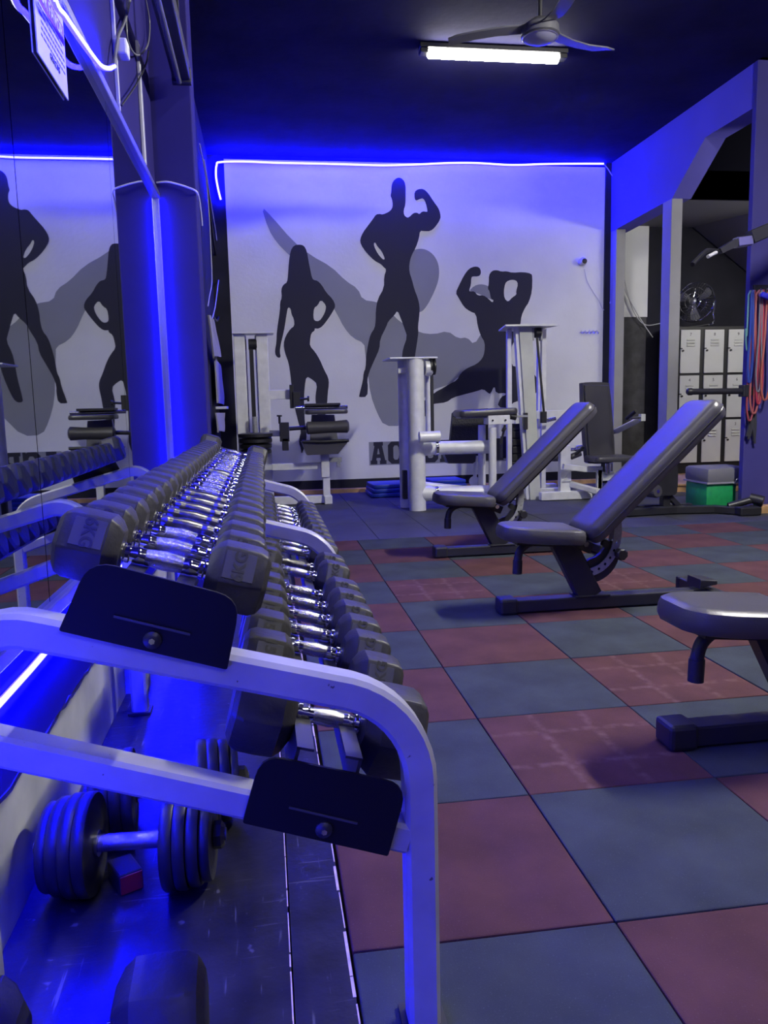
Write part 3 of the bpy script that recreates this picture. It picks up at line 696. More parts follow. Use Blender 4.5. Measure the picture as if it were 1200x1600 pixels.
def dumbbell_kit(hl, L, hw, worn):
    key = (hl, L, hw, worn)
    if key in KIT: return KIT[key]
    g = knurl if not worn else chrome_worn
    h = {}
    h['l'] = hex_head(L, hw, -1).mesh('head', rubber, True, 25); h['r'] = hex_head(L, hw, 1).mesh('head', rubber, True, 25)
    a = hl/2+.004
    h['bar'] = MB().lathe((-a, 0, 0), (a, 0, 0), [(0, .0115), (.16, .0115), (.20, .0128), (.24, .0128), (.25, .0122), (.75, .0122), (.76, .0128), (.80, .0128), (.84, .0115), (1, .0115)], 18).mesh('handle', chrome if not worn else chrome_worn, True)
    h['grip'] = MB().lathe((-hl*.22, 0, 0), (hl*.22, 0, 0), [(0, .0125), (.5, .0150), (1, .0125)], 18).mesh('grip', g, True)
    h['c0'] = MB().lathe((-hl/2-.002, 0, 0), (-hl/2+.013, 0, 0), [(0, .0155), (.35, .0155), (.45, .0135), (.55, .0155), (.9, .0155), (1, .0125)], 18).mesh('collar', chrome, True)
    h['c1'] = MB().lathe((hl/2+.002, 0, 0), (hl/2-.013, 0, 0), [(0, .0155), (.35, .0155), (.45, .0135), (.55, .0155), (.9, .0155), (1, .0125)], 18).mesh('collar', chrome, True)
    # label plate on the upper face towards the viewer: face centre normal (0,-cos30,sin30) -> (0,-.866,.5)
    h['lab'] = MB().box((0, 0, 0), (L*.50, hw*.86, .0016), None, .0004).mesh('label_plate', label_grey)
    KIT[key] = h; return h
TXT = {}
def face_mat(x, hw, off, side_up=True):
    n = Vector((0, -math.cos(R(30)), math.sin(R(30)))); u = Vector((0, math.sin(R(30)), math.cos(R(30)))); ex = Vector((1, 0, 0))
    c = Vector((x, 0, 0)) + n*(hw+off)
    return Matrix(((ex.x, u.x, n.x, c.x), (ex.y, u.y, n.y, c.y), (ex.z, u.z, n.z, c.z), (0, 0, 0, 1)))
def dumbbell(loc, hl, L, hw, worn, label, group, mark=None, rot=TILT, rz=0.0):
    k = dumbbell_kit(hl, L, hw, worn)
    t = thing('hex_dumbbell', loc, label, 'dumbbell', group)
    t.rotation_euler = (0, rot, rz)
    hd = mesh_obj('handle', k['bar'], t); hd['label'] = 'chrome handle'
    mesh_obj('grip', k['grip'], hd); mesh_obj('collar', k['c0'], hd); mesh_obj('collar', k['c1'], hd)
    for s, nm in ((-1, 'l'), (1, 'r')):
        h = mesh_obj('hex_head', k[nm], t); h.location = (s*hl/2, 0, 0)
        if mark is not None:
            xx = s*L*.50
            lp_ = mesh_obj('label_plate', k['lab'], h); lp_.matrix_local = face_mat(xx, hw, .0005)
            if mark:
                kk = (mark, hw)
                if kk not in TXT: TXT[kk] = text_mesh(mark, hw*.50, .0006, rubber_mark, .0007)
                tx = mesh_obj('weight_mark', TXT[kk], h); tx.matrix_local = face_mat(xx, hw, .0016) @ Matrix.Rotation(R(90*s), 4, 'Z')
    return t
y = 1.215; n = 0
ups = []
while y < 4.02:
    ups.append(y); y += .126 if len(ups) > 2 else .118
for n, y in enumerate(ups):
    worn = n in (3, 4, 5, 6, 7, 13)
    last = n == len(ups)-1
    lab = ('6 kg black hex dumbbell nearest the viewer on the upper tier' if n == 0 else 'large black hex dumbbell at the far end of the upper tier' if last else
           'black hex dumbbell on the upper tier, %s from the near end%s' % (ORD[n], ', dull worn handle' if worn else ''))
    hw = .0505 if n == 0 else .049 if not last else .060
    dumbbell(UPC+Vector((-.002, y + (.02 if last else 0), .012 if last else 0)), .128 + (.004 if n % 3 == 1 else 0), .092 if n < 1 else .084 if not last else .10, hw, worn, lab, 'hex dumbbells on the upper tier', '6KG' if n < 2 else '', TILT)
lows = [1.232, 1.415, 1.565, 1.695, 1.825, 1.955, 2.085, 2.335, 2.465, 2.70, 2.83, 2.96, 3.09, 3.22, 3.36, 3.50, 3.64, 3.78, 3.91]
for n, y in enumerate(lows):
    hw = .068 if n == 0 else .0555
    lab = 'largest black hex dumbbell, nearest the viewer on the lower tier under the grey arch' if n == 0 else 'black hex dumbbell on the lower tier, %s from the near end' % ORD[n]
    dumbbell(LOC_+Vector((.002, y, -.012 if n == 0 else 0)), .112, .100 if n == 0 else .094, hw, n in (8, 12), lab, 'hex dumbbells on the lower tier', None if n == 0 else '15KG' if n < 7 else '12KG', TILT)
# one on the floor under the rack, only its heads in view
dumbbell((-.314, 1.085, .084-.002), .128, .130, .084, False, 'big black hex dumbbell on the floor at the bottom edge, lit blue', 'floor dumbbells', None, 0, R(2))

# ------------------------------------------------------------------ plate-loaded dumbbells on the plywood
def plate_dumbbell(loc, rz, rmax, label):
    t = thing('plate_dumbbell', loc, label, 'dumbbell', 'plate-loaded dumbbells on the floor'); t.rotation_euler = (0, 0, rz)
    hd = MB().lathe((-.192, 0, 0), (.192, 0, 0), [(0, .013), (1, .013)], 16).build('bar', chrome_worn, t, True)
    MB().lathe((-.064, 0, 0), (.064, 0, 0), [(0, .017), (.1, .0175), (.9, .0175), (1, .017)], 16).build('grip', knurl, hd, True)
    for s in (-1, 1):
        MB().cyl((s*.064, 0, 0), (s*.070, 0, 0), .026, 18).build('collar', chrome, hd, True)
        x = .071
        for k, r in enumerate((rmax, rmax*.99, rmax*.94, rmax*.86)):
            w = .024 if k < 3 else .02
            MB().lathe((s*x, 0, 0), (s*(x+w), 0, 0), [(0, .02), (.02, r*.62), (.15, r*.70), (.16, r*.90), (.0, r*.97), (.2, r), (.8, r), (1, r*.97), (.85, r*.90), (.86, r*.70), (.98, r*.62), (1, .02)], 36).build('weight_disc', black_metal, t, True)
            x += w+.001
        MB().lathe((s*x, 0, 0), (s*(x+.022), 0, 0), [(0, .028), (.7, .028), (1, .02)], 8).build('spin_lock', plastic, t)
    return t
plate_dumbbell((-.305, 1.585, .1005), R(-3), .1025, 'black plate-loaded dumbbell with chrome grip on the plywood, nearer one')
plate_dumbbell((-.262, 1.815, .0985), R(5), .1005, 'black plate-loaded dumbbell on the plywood, half hidden behind the nearer one')
bx_ = thing('small_box', (-.325, 1.60, -.002), 'small black box with a red end beneath the plate-loaded dumbbell', 'box')
rb = Matrix.Rotation(R(-62), 3, 'Z')
MB().box((0, 0, .022), (.075, .05, .044), rb, .004).build('box_body', plastic, bx_)
MB().box(rb @ Vector((.0385, 0, .022)), (.004, .046, .038), rb, .001).build('red_end', M('red_plastic', (.25, .01, .02), .5), bx_)

# ================================================================== BENCHES
def make_bench():
    t = thing('weight_bench', (1.05, 3.485, 0), 'x', 'bench', 'adjustable weight benches')
    Yc = 3.485
    def L(u, v, dy=0.0):
        p = U(u, v, y=Yc+dy); return (p.x-1.05, p.z)
    def B(m_, n, mat, p=t, sm=False): return m_.build(n, mat, p, sm)
    B(MB().box((.545, 0, .035), (1.04, .075, .058), None, .006), 'base_beam', black_metal)
    cap = B(MB().box((.035, 0, .038), (.085, .098, .074), None, .012), 'front_foot', plastic)
    rf = B(MB().box((1.05, .0, .036), (.06, .46, .06), None, .006), 'rear_foot', black_metal)
    for s in (-1, 1): MB().box((1.05, s*.235, .037), (.07, .03, .068), None, .008).build('foot_cap', plastic, rf)
    B(MB().rtube([(.98, .0, .075), (.98, .0, .10), (1.06, .0, .10)], .02, .12, (0, 1, 0), .003), 'carry_handle', black_metal)
    # slanted post
    B(MB().rtube([(.44, 0, .06), (.300, 0, .335)], .115, .062, (0, 1, 0), .006), 'post', black_metal)
    B(MB().box((.445, 0, .066), (.17, .085, .008), None, .002), 'post_flange', black_metal)
    # seat
    out = []
    for (x, w) in ((.0, .060), (.015, .095), (.05, .125), (.11, .142), (.18, .148), (.29, .150), (.350, .146), (.370, .125)): out.append((x, -w))
    out = [(x, w_) for x, w_ in out] + [(x, -w_) for x, w_ in reversed(out)]
    th = R(-4.5)
    to3 = lambda a, b, c: Vector((.0+a*math.cos(th)-c*math.sin(th)*-1*0 + c*math.sin(-th), b, .352 + a*math.sin(th) + c*math.cos(th)))
    st = B(MB().pad(out, .072, .022, to3), 'seat_pad', vinyl, t, True)
    B(MB().prism([(.06, -.09), (.32, -.10), (.32, .10), (.06, .09)], [], lambda a, b, c: to3(a, b, -.012+c), .012), 'seat_board', plastic, st)
    # backrest, inclined
    an = R(43.5)
    ax_ = Vector((math.cos(an), 0, math.sin(an))); nx_ = Vector((-math.sin(an), 0, math.cos(an)))
    o3 = Vector((.425, 0, .318))
    bo = rrect(0, -.145, .87, .145, .06, 5)
    bp_ = B(MB().pad(bo, .088, .024, lambda a, b, c: o3 + ax_*a + nx_*c + Vector((0, b, 0))), 'back_pad', vinyl, t, True)
    pp = [o3+ax_*a+nx_*.040+Vector((0, b, 0)) for a, b in rrect(-.001, -.146, .871, .146, .061, 6)]
    B(MB().tube(pp, .0035, 6, True), 'piping', vinyl_seam, bp_, True)
    B(MB().rtube([o3+ax_*.06-nx_*.022, o3+ax_*.74-nx_*.022], .036, .05, (0, 1, 0), .004), 'back_support', black_metal, bp_)
    # hinge
    hb = B(MB().box((.385, 0, .315), (.12, .075, .05), Matrix.Rotation(R(25), 3, 'Y'), .005), 'hinge_bracket', black_metal)
    MB().cyl((.402, -.055, .318), (.402, .055, .318), .013, 14).build('hinge_pin', chrome, hb, True)
    # selector arc
    cl = [Vector((*L(u, v), 0)) for u, v in ((919, 893), (936, 885), (950, 870), (959, 850), (962, 826), (960, 800))]
    cl = curve3(cl, 5); NL = len(cl)
    off = []
    for i in range(NL):
        t_ = cl[min(i+1, NL-1)]-cl[max(i-1, 0)]; t_.normalize(); off.append(Vector((-t_.y, t_.x, 0)))
    strip = [tuple((cl[i]+off[i]*.019)[:2]) for i in range(NL)] + [tuple((cl[i]-off[i]*.019)[:2]) for i in range(NL-1, -1, -1)]
    holes = []
    for i in range(1, NL-8, 3):
        holes.append([(cl[i].x+.0075*math.cos(R(60*k)), cl[i].y+.0075*math.sin(R(60*k))) for k in range(6)])
    cres = [L(u, v) for u, v in ((906, 884), (918, 874), (934, 868), (946, 852), (952, 842), (960, 850), (966, 858), (965, 874), (956, 891), (944, 902), (930, 909), (918, 907))]
    B(MB().prism(smooth_poly(cres, 1), [], lambda a, b, t_: Vector((a, -.012+t_, b)), .024), 'arc_bracket', black_metal)
    for s in (-.026, .020):
        B(MB().prism(strip, holes, lambda a, b, t_: Vector((a, s+t_, b)), .006), 'selector_arc', steel_grey)
    kq = L(961, 862)
    B(MB().lathe((kq[0], -.028, kq[1]), (kq[0], -.085, kq[1]), [(0, .012), (.25, .012), (.3, .026), (.9, .028), (1, .022)], 8), 'adjust_knob', plastic)
    kn_ = L(937, 846)
    B(MB().lathe((kn_[0], -.03, kn_[1]), (kn_[0], -.07, kn_[1]), [(0, .008), (.4, .008), (.45, .019), (1, .019)], 6), 'seat_knob', plastic)
    # curved bar under the seat nose
    fb = B(MB().tube(curve3([(.19, 0, .335), (.14, 0, .325), (.105, 0, .298), (.092, 0, .262), (.090, 0, .235)], 6), .019, 12), 'front_bar', black_metal, t, True)
    MB().cyl((.090, 0, .25), (.088, 0, .185), .0225, 14).build('bar_sleeve', plastic, fb, True)
    return t
b2 = make_bench(); b2['label'] = 'adjustable black bench in the middle of the row, backrest raised'
b1 = copy_tree(b2); b1.location = (1.05, 4.905, 0); b1['label'] = 'adjustable black bench farthest away, next to the silver tube machine'
b3 = copy_tree(b2); b3.location = (1.085, 1.995, 0); b3['label'] = 'nearest adjustable black bench, cut off by the right edge'

# ================================================================== MACHINES
def PB(m_, u0, v0, u1, v1, Y, d, bev=.004):
    a = U((u0+u1)/2, v0, y=Y); b = U((u0+u1)/2, v1, y=Y); l = U(u0, (v0+v1)/2, y=Y); r = U(u1, (v0+v1)/2, y=Y)
    return m_.span((l.x, Y, b.z), (r.x, Y+d, a.z), bev)
def PT(m_, pts, r, n=12):
    return m_.tube([U(u, v, y=Y) for u, v, Y in pts], r, n)
def part(root, name, mat, fn, sm=False, parent=None):
    m_ = MB(); fn(m_); return wbuild(m_, name, mat, parent or root, sm)

# --- leg curl machine on the left
Y = 8.0
A = thing('leg_curl_machine', U(470, 787, z=0), 'silver leg curl machine with black rollers before the painted woman', 'gym machine')
tx0, tx1 = U(367, 600, y=8.2).x, U(422, 600, y=8.2).x
tz = U(395, 520, y=8.2).z
part(A, 'upright', silver, lambda m: m.span((U(403, 600, y=8.2).x, 8.2, .05), (U(421, 600, y=8.2).x, 8.30, tz-.012), .006))
part(A, 'upright', silver, lambda m: m.span((U(368, 600, y=8.2).x, 8.2, .05), (U(385, 600, y=8.2).x, 8.30, tz-.012), .006))
part(A, 'top_plate', silver, lambda m: m.span((U(363, 520, y=8.2).x, 8.13, tz-.012), (U(427, 520, y=8.2).x, 8.36, tz+.002), .003))
for uu in (386, 402.5): part(A, 'guide_rod', chrome, lambda m: m.cyl((U(uu, 600, y=8.25).x, 8.25, .06), (U(uu, 600, y=8.25).x, 8.25, tz-.02), .011, 10), True)
part(A, 'belt', cable_black, lambda m: m.span((U(391.5, 600, y=8.22).x, 8.22, .75), (U(398, 600, y=8.22).x, 8.24, tz-.10)))
part(A, 'pulley', plastic, lambda m: m.cyl((U(388, 535, y=8.22).x, 8.24, tz-.11), (U(401, 535, y=8.22).x, 8.24, tz-.11), .055, 16), True)
pz = U(400, 676, y=8.1).z; pcx = U(399.5, 690, y=8.1).x
for k in range(4):
    zz = pz-.055*k
    part(A, 'weight_disc', black_metal, lambda m: m.lathe((pcx, 8.1, zz), (pcx, 8.1, zz-.05), [(0, .05), (.05, .13), (.2, .172-.006*k), (.8, .172-.006*k), (.95, .13), (1, .05)], 28), True)
part(A, 'disc_pin', steel_grey, lambda m: m.cyl((pcx, 8.1, pz-.25), (pcx, 8.1, pz+.16), .026, 12), True)
part(A, 'frame_bar', silver, lambda m: PB(m, 421, 609, 455, 624, 8.2, .08))
part(A, 'adjuster', plastic, lambda m: (PB(m, 453, 601, 459, 638, 8.12, .10), PB(m, 458, 612, 469, 636, 8.1, .1)))
part(A, 'adjuster_knob', plastic, lambda m: (PT(m, [(469, 624, 8.1), (482, 623, 8.1)], .012), PT(m, [(480, 623, 8.1), (483, 623, 8.1)], .028)))
part(A, 'roller_axle', chrome, lambda m: PT(m, [(462, 637, 8.05), (543, 636, 8.05)], .018), True)
part(A, 'thigh_pad', vinyl, lambda m: m.pad(rrect(U(476, 640, y=8).x, 7.86, U(542, 640, y=8).x, 8.18, .05), .05, .018, lambda a, b, c: Vector((a, b, U(510, 647, y=8).z+c))), True)
part(A, 'pad_plate', black_metal, lambda m: PB(m, 477, 630, 532, 634, 7.95, .2))
part(A, 'roller_pad', vinyl, lambda m: m.lathe(U(478, 669, y=7.9), U(545, 666, y=7.9), [(0, .045), (.04, .064), (.35, .058), (.65, .058), (.96, .066), (1, .045)], 18), True)
part(A, 'roller_arm', black_metal, lambda m: (PT(m, [(452, 670, 7.95), (480, 668, 7.95)], .020), PB(m, 437, 660, 452, 690, 7.95, .09), PB(m, 441, 685, 451, 704, 7.95, .08)))
part(A, 'lock_pin', plastic, lambda m: (PT(m, [(437, 662, 7.95), (436.5, 650, 7.95)], .012), PT(m, [(436.5, 651, 7.95), (436.5, 648.5, 7.95)], .026)))
part(A, 'link_bar', silver, lambda m: PB(m, 421, 672, 438, 682, 8.1, .07))
bq = [(487, 648), (522, 648), (528, 690), (484, 690)]
part(A, 'backrest', grey_pad, lambda m: m.prism([(U(u, v, y=8.25).x, U(u, v, y=8.25).z) for u, v in bq], [], lambda a, b, t: Vector((a, 8.22+t, b)), .07))
sq = [(472, 691), (545, 688), (528, 709), (480, 711)]
part(A, 'seat_pad', vinyl, lambda m: m.prism([(U(u, v, y=7.85).x, U(u, v, y=7.85).z) for u, v in sq], [], lambda a, b, t: Vector((a, 7.82+t, b)), .32))
part(A, 'seat_rim', vinyl_seam, lambda m: PT(m, [(472, 690, 7.81), (508, 690, 7.80), (545, 688, 7.81)], .016), True)
part(A, 'seat_post', silver, lambda m: (PB(m, 502, 706, 515, 746, 7.95, .09), PB(m, 505, 744, 516, 776, 7.97, .07)))
part(A, 'foot', silver, lambda m: m.span((U(507, 780, y=7.97).x, 7.94, 0), (U(519, 780, y=7.97).x, 8.10, .085), .006))
part(A, 'cross_beam', silver, lambda m: PB(m, 425, 724, 503, 734, 8.02, .07))
part(A, 'base_beam', silver, lambda m: m.span((U(425, 780, y=8.0).x, 8.0, .005), (U(508, 780, y=8).x, 8.08, .085), .006))
part(A, 'seat_lever', steel_grey, lambda m: (PB(m, 514, 715, 534, 722, 7.95, .05), PB(m, 526, 722, 532, 730, 7.95, .04)))
# --- blue gym mats in front of the mural
for u0, u1, Yy, lab in ((580, 650, 8.32, 'folded blue gym mat on the floor below the lettering, left of the tube machine'), (672, 731, 8.55, 'folded blue gym mat on the floor behind the tube machine arms')):
    x0 = U(u0, 772, y=Yy).x; x1 = U(u1, 772, y=Yy).x
    t = thing('gym_mat', ((x0+x1)/2, Yy+.25, 0), lab, 'mat', 'blue gym mats')
    for k in range(3):
        m_ = MB().box(((x0+x1)/2, Yy+.25, .024+k*.046), (x1-x0-.02*k, .50-.03*k, .044), Matrix.Rotation(R(1.5*k), 3, 'Z'), .012)
        wbuild(m_, 'mat_fold', blue_vinyl, t, True)

# --- silver tube machine in the centre
B = thing('silver_tube_machine', U(650, 797, z=0), 'bulky silver round-tube leg machine in the middle before the mural', 'gym machine')
YB = 7.2
cx_ = U(651, 690, y=YB).x; czt = U(650, 561, y=YB).z
part(B, 'main_column', silver, lambda m: m.cyl((cx_, YB, 0), (cx_, YB, czt), .078, 28), True)
part(B, 'rear_column', silver, lambda m: m.cyl((U(631, 690, y=7.5).x, 7.45, 0), (U(631, 690, y=7.5).x, 7.45, czt), .055, 20), True)
part(B, 'weight_guard', black_metal, lambda m: PB(m, 630, 735, 637, 780, 7.33, .06))
part(B, 'top_plate', silver, lambda m: m.span((U(607, 562, y=7.2).x, 7.12, czt), (U(681, 562, y=7.2).x, 7.56, czt+.014), .003))
pxc = U(664, 575, y=7.2)
part(B, 'pulley_bracket', silver, lambda m: PB(m, 622, 574, 676, 583, 7.28, .05))
part(B, 'pulley', black_metal, lambda m: m.lathe((U(676, 573, y=7.2).x-.03, 7.2, U(676, 573, y=7.2).z), (U(676, 573, y=7.2).x+.02, 7.2, U(676, 573, y=7.2).z), [(0, .075), (.3, .075), (.5, .066), (.7, .075), (1, .075)], 24), True)
part(B, 'pulley_cover', silver, lambda m: m.lathe((pxc.x, 7.2, pxc.z), (pxc.x+.07, 7.2, pxc.z), [(0, .07), (.8, .07), (1, .055)], 24), True)
part(B, 'belt', cable_black, lambda m: PB(m, 673.5, 580, 678, 690, 7.19, .03))
part(B, 'guide_rod', silver, lambda m: PT(m, [(669, 585, 7.35), (670, 690, 7.35)], .028), True)
def arm(m, v, u1): 
    z0 = U(660, v, y=7.2).z; m.cyl((cx_+.03, YB, z0), (U(u1, v, y=7.15).x, 7.12, z0+.0), .062, 22)
part(B, 'upper_arm', silver, lambda m: arm(m, 700.5, 762), True)
part(B, 'lower_arm', silver, lambda m: arm(m, 771, 772), True)
for v in (700, 771): part(B, 'arm_collar', silver, lambda m: m.cyl((cx_+.02, YB, U(660, v, y=7.2).z), (cx_+.13, YB-.01, U(660, v, y=7.2).z), .072, 22), True)
for v in (700.5, 771): part(B, 'clamp_ring', chrome, lambda m: m.cyl((U(683, v, y=7.15).x-.012, YB-.03, U(660, v, y=7.2).z), (U(683, v, y=7.15).x+.012, YB-.03, U(660, v, y=7.2).z), .066, 22), True)
part(B, 'stub_roller', silver, lambda m: m.cyl(U(655, 683, y=7.0), U(687, 682, y=7.0), .050, 20), True)
part(B, 'brace_tube', silver, lambda m: PT(m, [(660, 757, 7.35), (735, 765, 7.3)], .03), True)
part(B, 'seat_post', silver, lambda m: PT(m, [(753, 664, 7.25), (753, 755, 7.25)], .036), True)
zf = 6.99
part(B, 'front_leg', silver, lambda m: m.cyl((U(769.5, 730, y=7.0).x, 7.0, 0), (U(769.5, 668, y=7.0).x, 7.0, U(769, 668, y=7.0).z), .036, 18), True)
part(B, 'rear_leg', silver, lambda m: m.cyl((U(753, 755, y=7.25).x, 7.25, 0), (U(753, 755, y=7.25).x, 7.25, U(753, 755, y=7.25).z), .034, 16), True)
dq = [(707, 646), (712, 641), (762, 638), (762, 696), (702, 697)]
part(B, 'backrest', M('diamond_black', (.016, .016, .02), .45, bump=.8, bscale=70), lambda m: m.prism([(U(u, v, y=7.5).x, U(u, v, y=7.5).z) for u, v in dq], [], lambda a, b, t: Vector((a, 7.48+t, b)), .06))
sq2 = [(690, 700), (744, 700), (742, 721), (738, 724), (700, 724)]
part(B, 'seat_pad', vinyl, lambda m: m.prism([(U(u, v, y=7.35).x, U(u, v, y=7.35).z) for u, v in sq2], [], lambda a, b, t: Vector((a, 7.33+t, b)), .12))
part(B, 'knee_pad', vinyl, lambda m: m.pad(rrect(U(713, 645, y=7.1).x, 6.95, U(803, 645, y=7.1).x, 7.27, .05), .062, .022, lambda a, b, c: Vector((a, b, U(760, 650, y=7.1).z+c+.03*(a-1.95)))), True)
part(B, 'pad_plate', steel_grey, lambda m: PB(m, 720, 650, 825, 653, 7.0, .2, .002))
part(B, 'pad_bracket', silver, lambda m: PB(m, 763, 649, 797, 663, 6.96, .16))
part(B, 'bracket_bolt', black_metal, lambda m: (PT(m, [(770, 657, 6.95), (770, 657, 6.97)], .009), PT(m, [(790, 656.5, 6.95), (790, 656.5, 6.97)], .009)))
part(B, 'lever', plastic, lambda m: (PT(m, [(789, 664, 6.95), (787, 674, 6.95), (782, 694, 6.95)], .010), PT(m, [(786, 670, 6.95), (789, 672, 6.95)], .026)))
part(B, 'pad_knob', plastic, lambda m: PT(m, [(797, 650, 7.0), (806, 652, 7.0)], .03), True)
part(B, 'swing_arm', silver, lambda m: (PT(m, [(744, 712, 7.4), (742, 745, 7.4)], .018), m.cyl(U(741, 752, y=7.38), U(741, 752, y=7.44), .05, 18)), True)

# --- tall tower machine with leaning white column
Cm = thing('pulley_tower', U(837, 781, z=0), 'tall pulley tower with a leaning white column before the kneeling figure', 'gym machine')
yt = 7.62
ztop = U(826, 511, y=yt).z
def quad_col(m, top_px, bot_px, Y, d, zt, zb):
    (a, b), (c, e) = top_px, bot_px
    poly = [(U(a, 511, y=Y).x, zt), (U(b, 511, y=Y).x, zt), (U(e, 780, y=Y).x, zb), (U(c, 780, y=Y).x, zb)]
    m.prism(poly, [], lambda p, q, t: Vector((p, Y+t, q)), d)
part(Cm, 'leaning_column', M('cream_powdercoat', (.56, .58, .52), .45, var=.06, scale=8), lambda m: quad_col(m, (811.5, 831), (829, 845.5), yt, .11, ztop, 0))
part(Cm, 'column_side', silver, lambda m: quad_col(m, (805, 811.5), (823, 829), yt+.03, .07, ztop, 0))
for uu, Yy in ((796.5, 7.75), (850, 7.75), (844, 8.0)):
    part(Cm, 'upright', silver, lambda m: m.span((U(uu-3.6, 620, y=Yy).x, Yy, .0), (U(uu+3.6, 620, y=Yy).x, Yy+.05, U(uu, 514, y=Yy).z), .005))
part(Cm, 'top_plate', silver, lambda m: m.prism([(U(785, 511, y=7.6).x, 7.50), (U(868, 511, y=7.6).x, 7.50), (U(857, 511, y=7.6).x, 8.05), (U(800, 511, y=7.6).x, 8.05)], [], lambda a, b, t: Vector((a, b, ztop+t)), .014))
for ua_, ub_ in ((830.5, 835), (845, 848)): part(Cm, 'pulley_cheek', steel_grey, lambda m: PB(m, ua_, 512, ub_, 532, 7.64, .06))
part(Cm, 'pulley', plastic, lambda m: m.cyl(U(836, 520, y=7.66), U(844, 520, y=7.66), .05, 18), True)
part(Cm, 'strap', cable_black, lambda m: m.rtube([U(839, 528, y=7.63), U(850, 645, y=7.63)], .022, .012, (0, 1, 0), .003))
part(Cm, 'strap_clip', plastic, lambda m: (PB(m, 846.5, 643, 854.5, 661, 7.60, .05), PT(m, [(850, 651, 7.595), (850, 651, 7.6)], .01)))
part(Cm, 'grip', chrome, lambda m: PT(m, [(855, 657, 7.62), (868, 654, 7.62)], .018), True)
part(Cm, 'weight_stack', black_metal, lambda m: (PB(m, 803, 662, 818, 735, 7.80, .14), PB(m, 786, 682, 806, 716, 7.86, .1)))
for k in range(6): part(Cm, 'weight_plate', plastic, lambda m: PB(m, 801, 662+k*12, 819, 672+k*12, 7.78, .16))
part(Cm, 'stop_block', plastic, lambda m: PB(m, 819.5, 645, 825, 671, 7.58, .05))
part(Cm, 'cross_plate', silver, lambda m: PB(m, 805, 643, 826, 662, 7.70, .02))
part(Cm, 'cross_beam', silver, lambda m: PB(m, 838, 641, 912, 654, 7.80, .06))
part(Cm, 'base_beam', silver, lambda m: m.span((U(800, 775, y=7.75).x, 7.70, .005), (U(912, 770, y=7.75).x, 7.78, .10), .006))
part(Cm, 'base_rail', silver, lambda m: m.span((U(800, 768, y=7.7).x, 7.60, .005), (U(806, 768, y=7.7).x+.04, 8.3, .09), .006))
part(Cm, 'rear_rail', silver, lambda m: m.span((U(848, 760, y=8.3).x, 8.22, .01), (U(866, 760, y=8.3).x, 8.32, .09), .006))

# --- seated press machine with upright backrest
D = thing('seated_press_machine', U(930, 775, z=0), 'seated press machine with a tall black upright backrest beside the pilaster', 'gym machine')
YD = 7.5
bq = smooth_poly([(909, 599), (915, 597), (948, 597), (953, 600), (962, 715), (958, 724), (922, 725), (917, 722)], 1)
part(D, 'back_pad', vinyl, lambda m: m.prism([(U(u, v, y=YD).x, U(u, v, y=YD).z) for u, v in bq], [], lambda a, b, t: Vector((a, YD+t, b)), .09), True)
part(D, 'back_pad_face', vinyl, lambda m: m.pad([(U(u, v, y=YD).x, U(u, v, y=YD).z) for u, v in reversed([(911.5, 602), (950, 602), (959, 714), (920, 722)])], .03, .015, lambda a, b, c: Vector((a, YD-c+.002, b))), True)
sq = [(924, 722), (938, 711), (975, 709), (984, 711), (984, 716), (960, 717), (938, 724)]
szz = U(950, 718, y=7.3).z
part(D, 'seat_pad', vinyl, lambda m: m.pad(rrect(U(921, 715, y=7.35).x, 7.18, U(983, 715, y=7.35).x, 7.52, .05), .055, .018, lambda a, b, c: Vector((a, b, szz+c-.02))), True)
part(D, 'seat_post', chrome, lambda m: (PT(m, [(949, 724, 7.36), (949, 740, 7.36)], .022), PT(m, [(955, 724, 7.4), (955, 736, 7.4)], .014)), True)
part(D, 'seat_frame', silver, lambda m: (PB(m, 934, 734, 941, 772, 7.36, .05), PB(m, 942, 738, 962, 751, 7.4, .08), m.span((U(934, 760, y=7.36).x, 7.36, .0), (U(941, 760, y=7.36).x, 7.41, U(938, 734, y=7.36).z), .005)))
part(D, 'seat_rail', silver, lambda m: m.rtube([U(880, 729, y=7.45), U(912, 733, y=7.42), U(940, 733, y=7.40)], .055, .05, (0, 1, 0), .005))
part(D, 'rear_post', silver, lambda m: (m.span((U(876, 730, y=7.55).x, 7.55, 0), (U(892, 730, y=7.55).x, 7.63, U(884, 696, y=7.55).z), .006)))
part(D, 'gusset', silver, lambda m: m.prism([(U(u, v, y=7.54).x, U(u, v, y=7.54).z) for u, v in [(878, 752), (892, 734), (892, 752)]], [], lambda a, b, t: Vector((a, 7.53+t, b)), .015))
part(D, 'base_beam', silver, lambda m: m.span((U(845, 770, y=7.5).x, 7.48, .004), (U(935, 770, y=7.5).x, 7.56, .085), .006))
part(D, 'base_arm', silver, lambda m: m.rtube([U(888, 755, y=7.6), U(935, 768, y=7.3)], .07, .05, (0, 0, 1), .005))
part(D, 'press_arm', silver, lambda m: m.rtube([U(950, 675, y=7.62), U(962, 674, y=7.5), U(990, 660, y=7.25), U(1004, 652, y=7.15)], .055, .045, (0, 1, 0), .005))
part(D, 'arm_end', M('cream_powdercoat', (.5, .5, .5)), lambda m: PB(m, 1002, 647, 1009, 658, 7.10, .06))
part(D, 'grip_bar', chrome, lambda m: PT(m, [(984, 653.5, 7.05), (1002, 652.5, 7.12)], .012), True)
part(D, 'grip', plastic, lambda m: PT(m, [(980, 654, 7.1), (994, 642, 6.95)], .018), True)
part(D, 'plate_horn', chrome, lambda m: (PT(m, [(862, 703, 7.6), (905, 702, 7.6)], .018), PT(m, [(900, 702, 7.6), (910, 700, 7.6)], .035)), True)
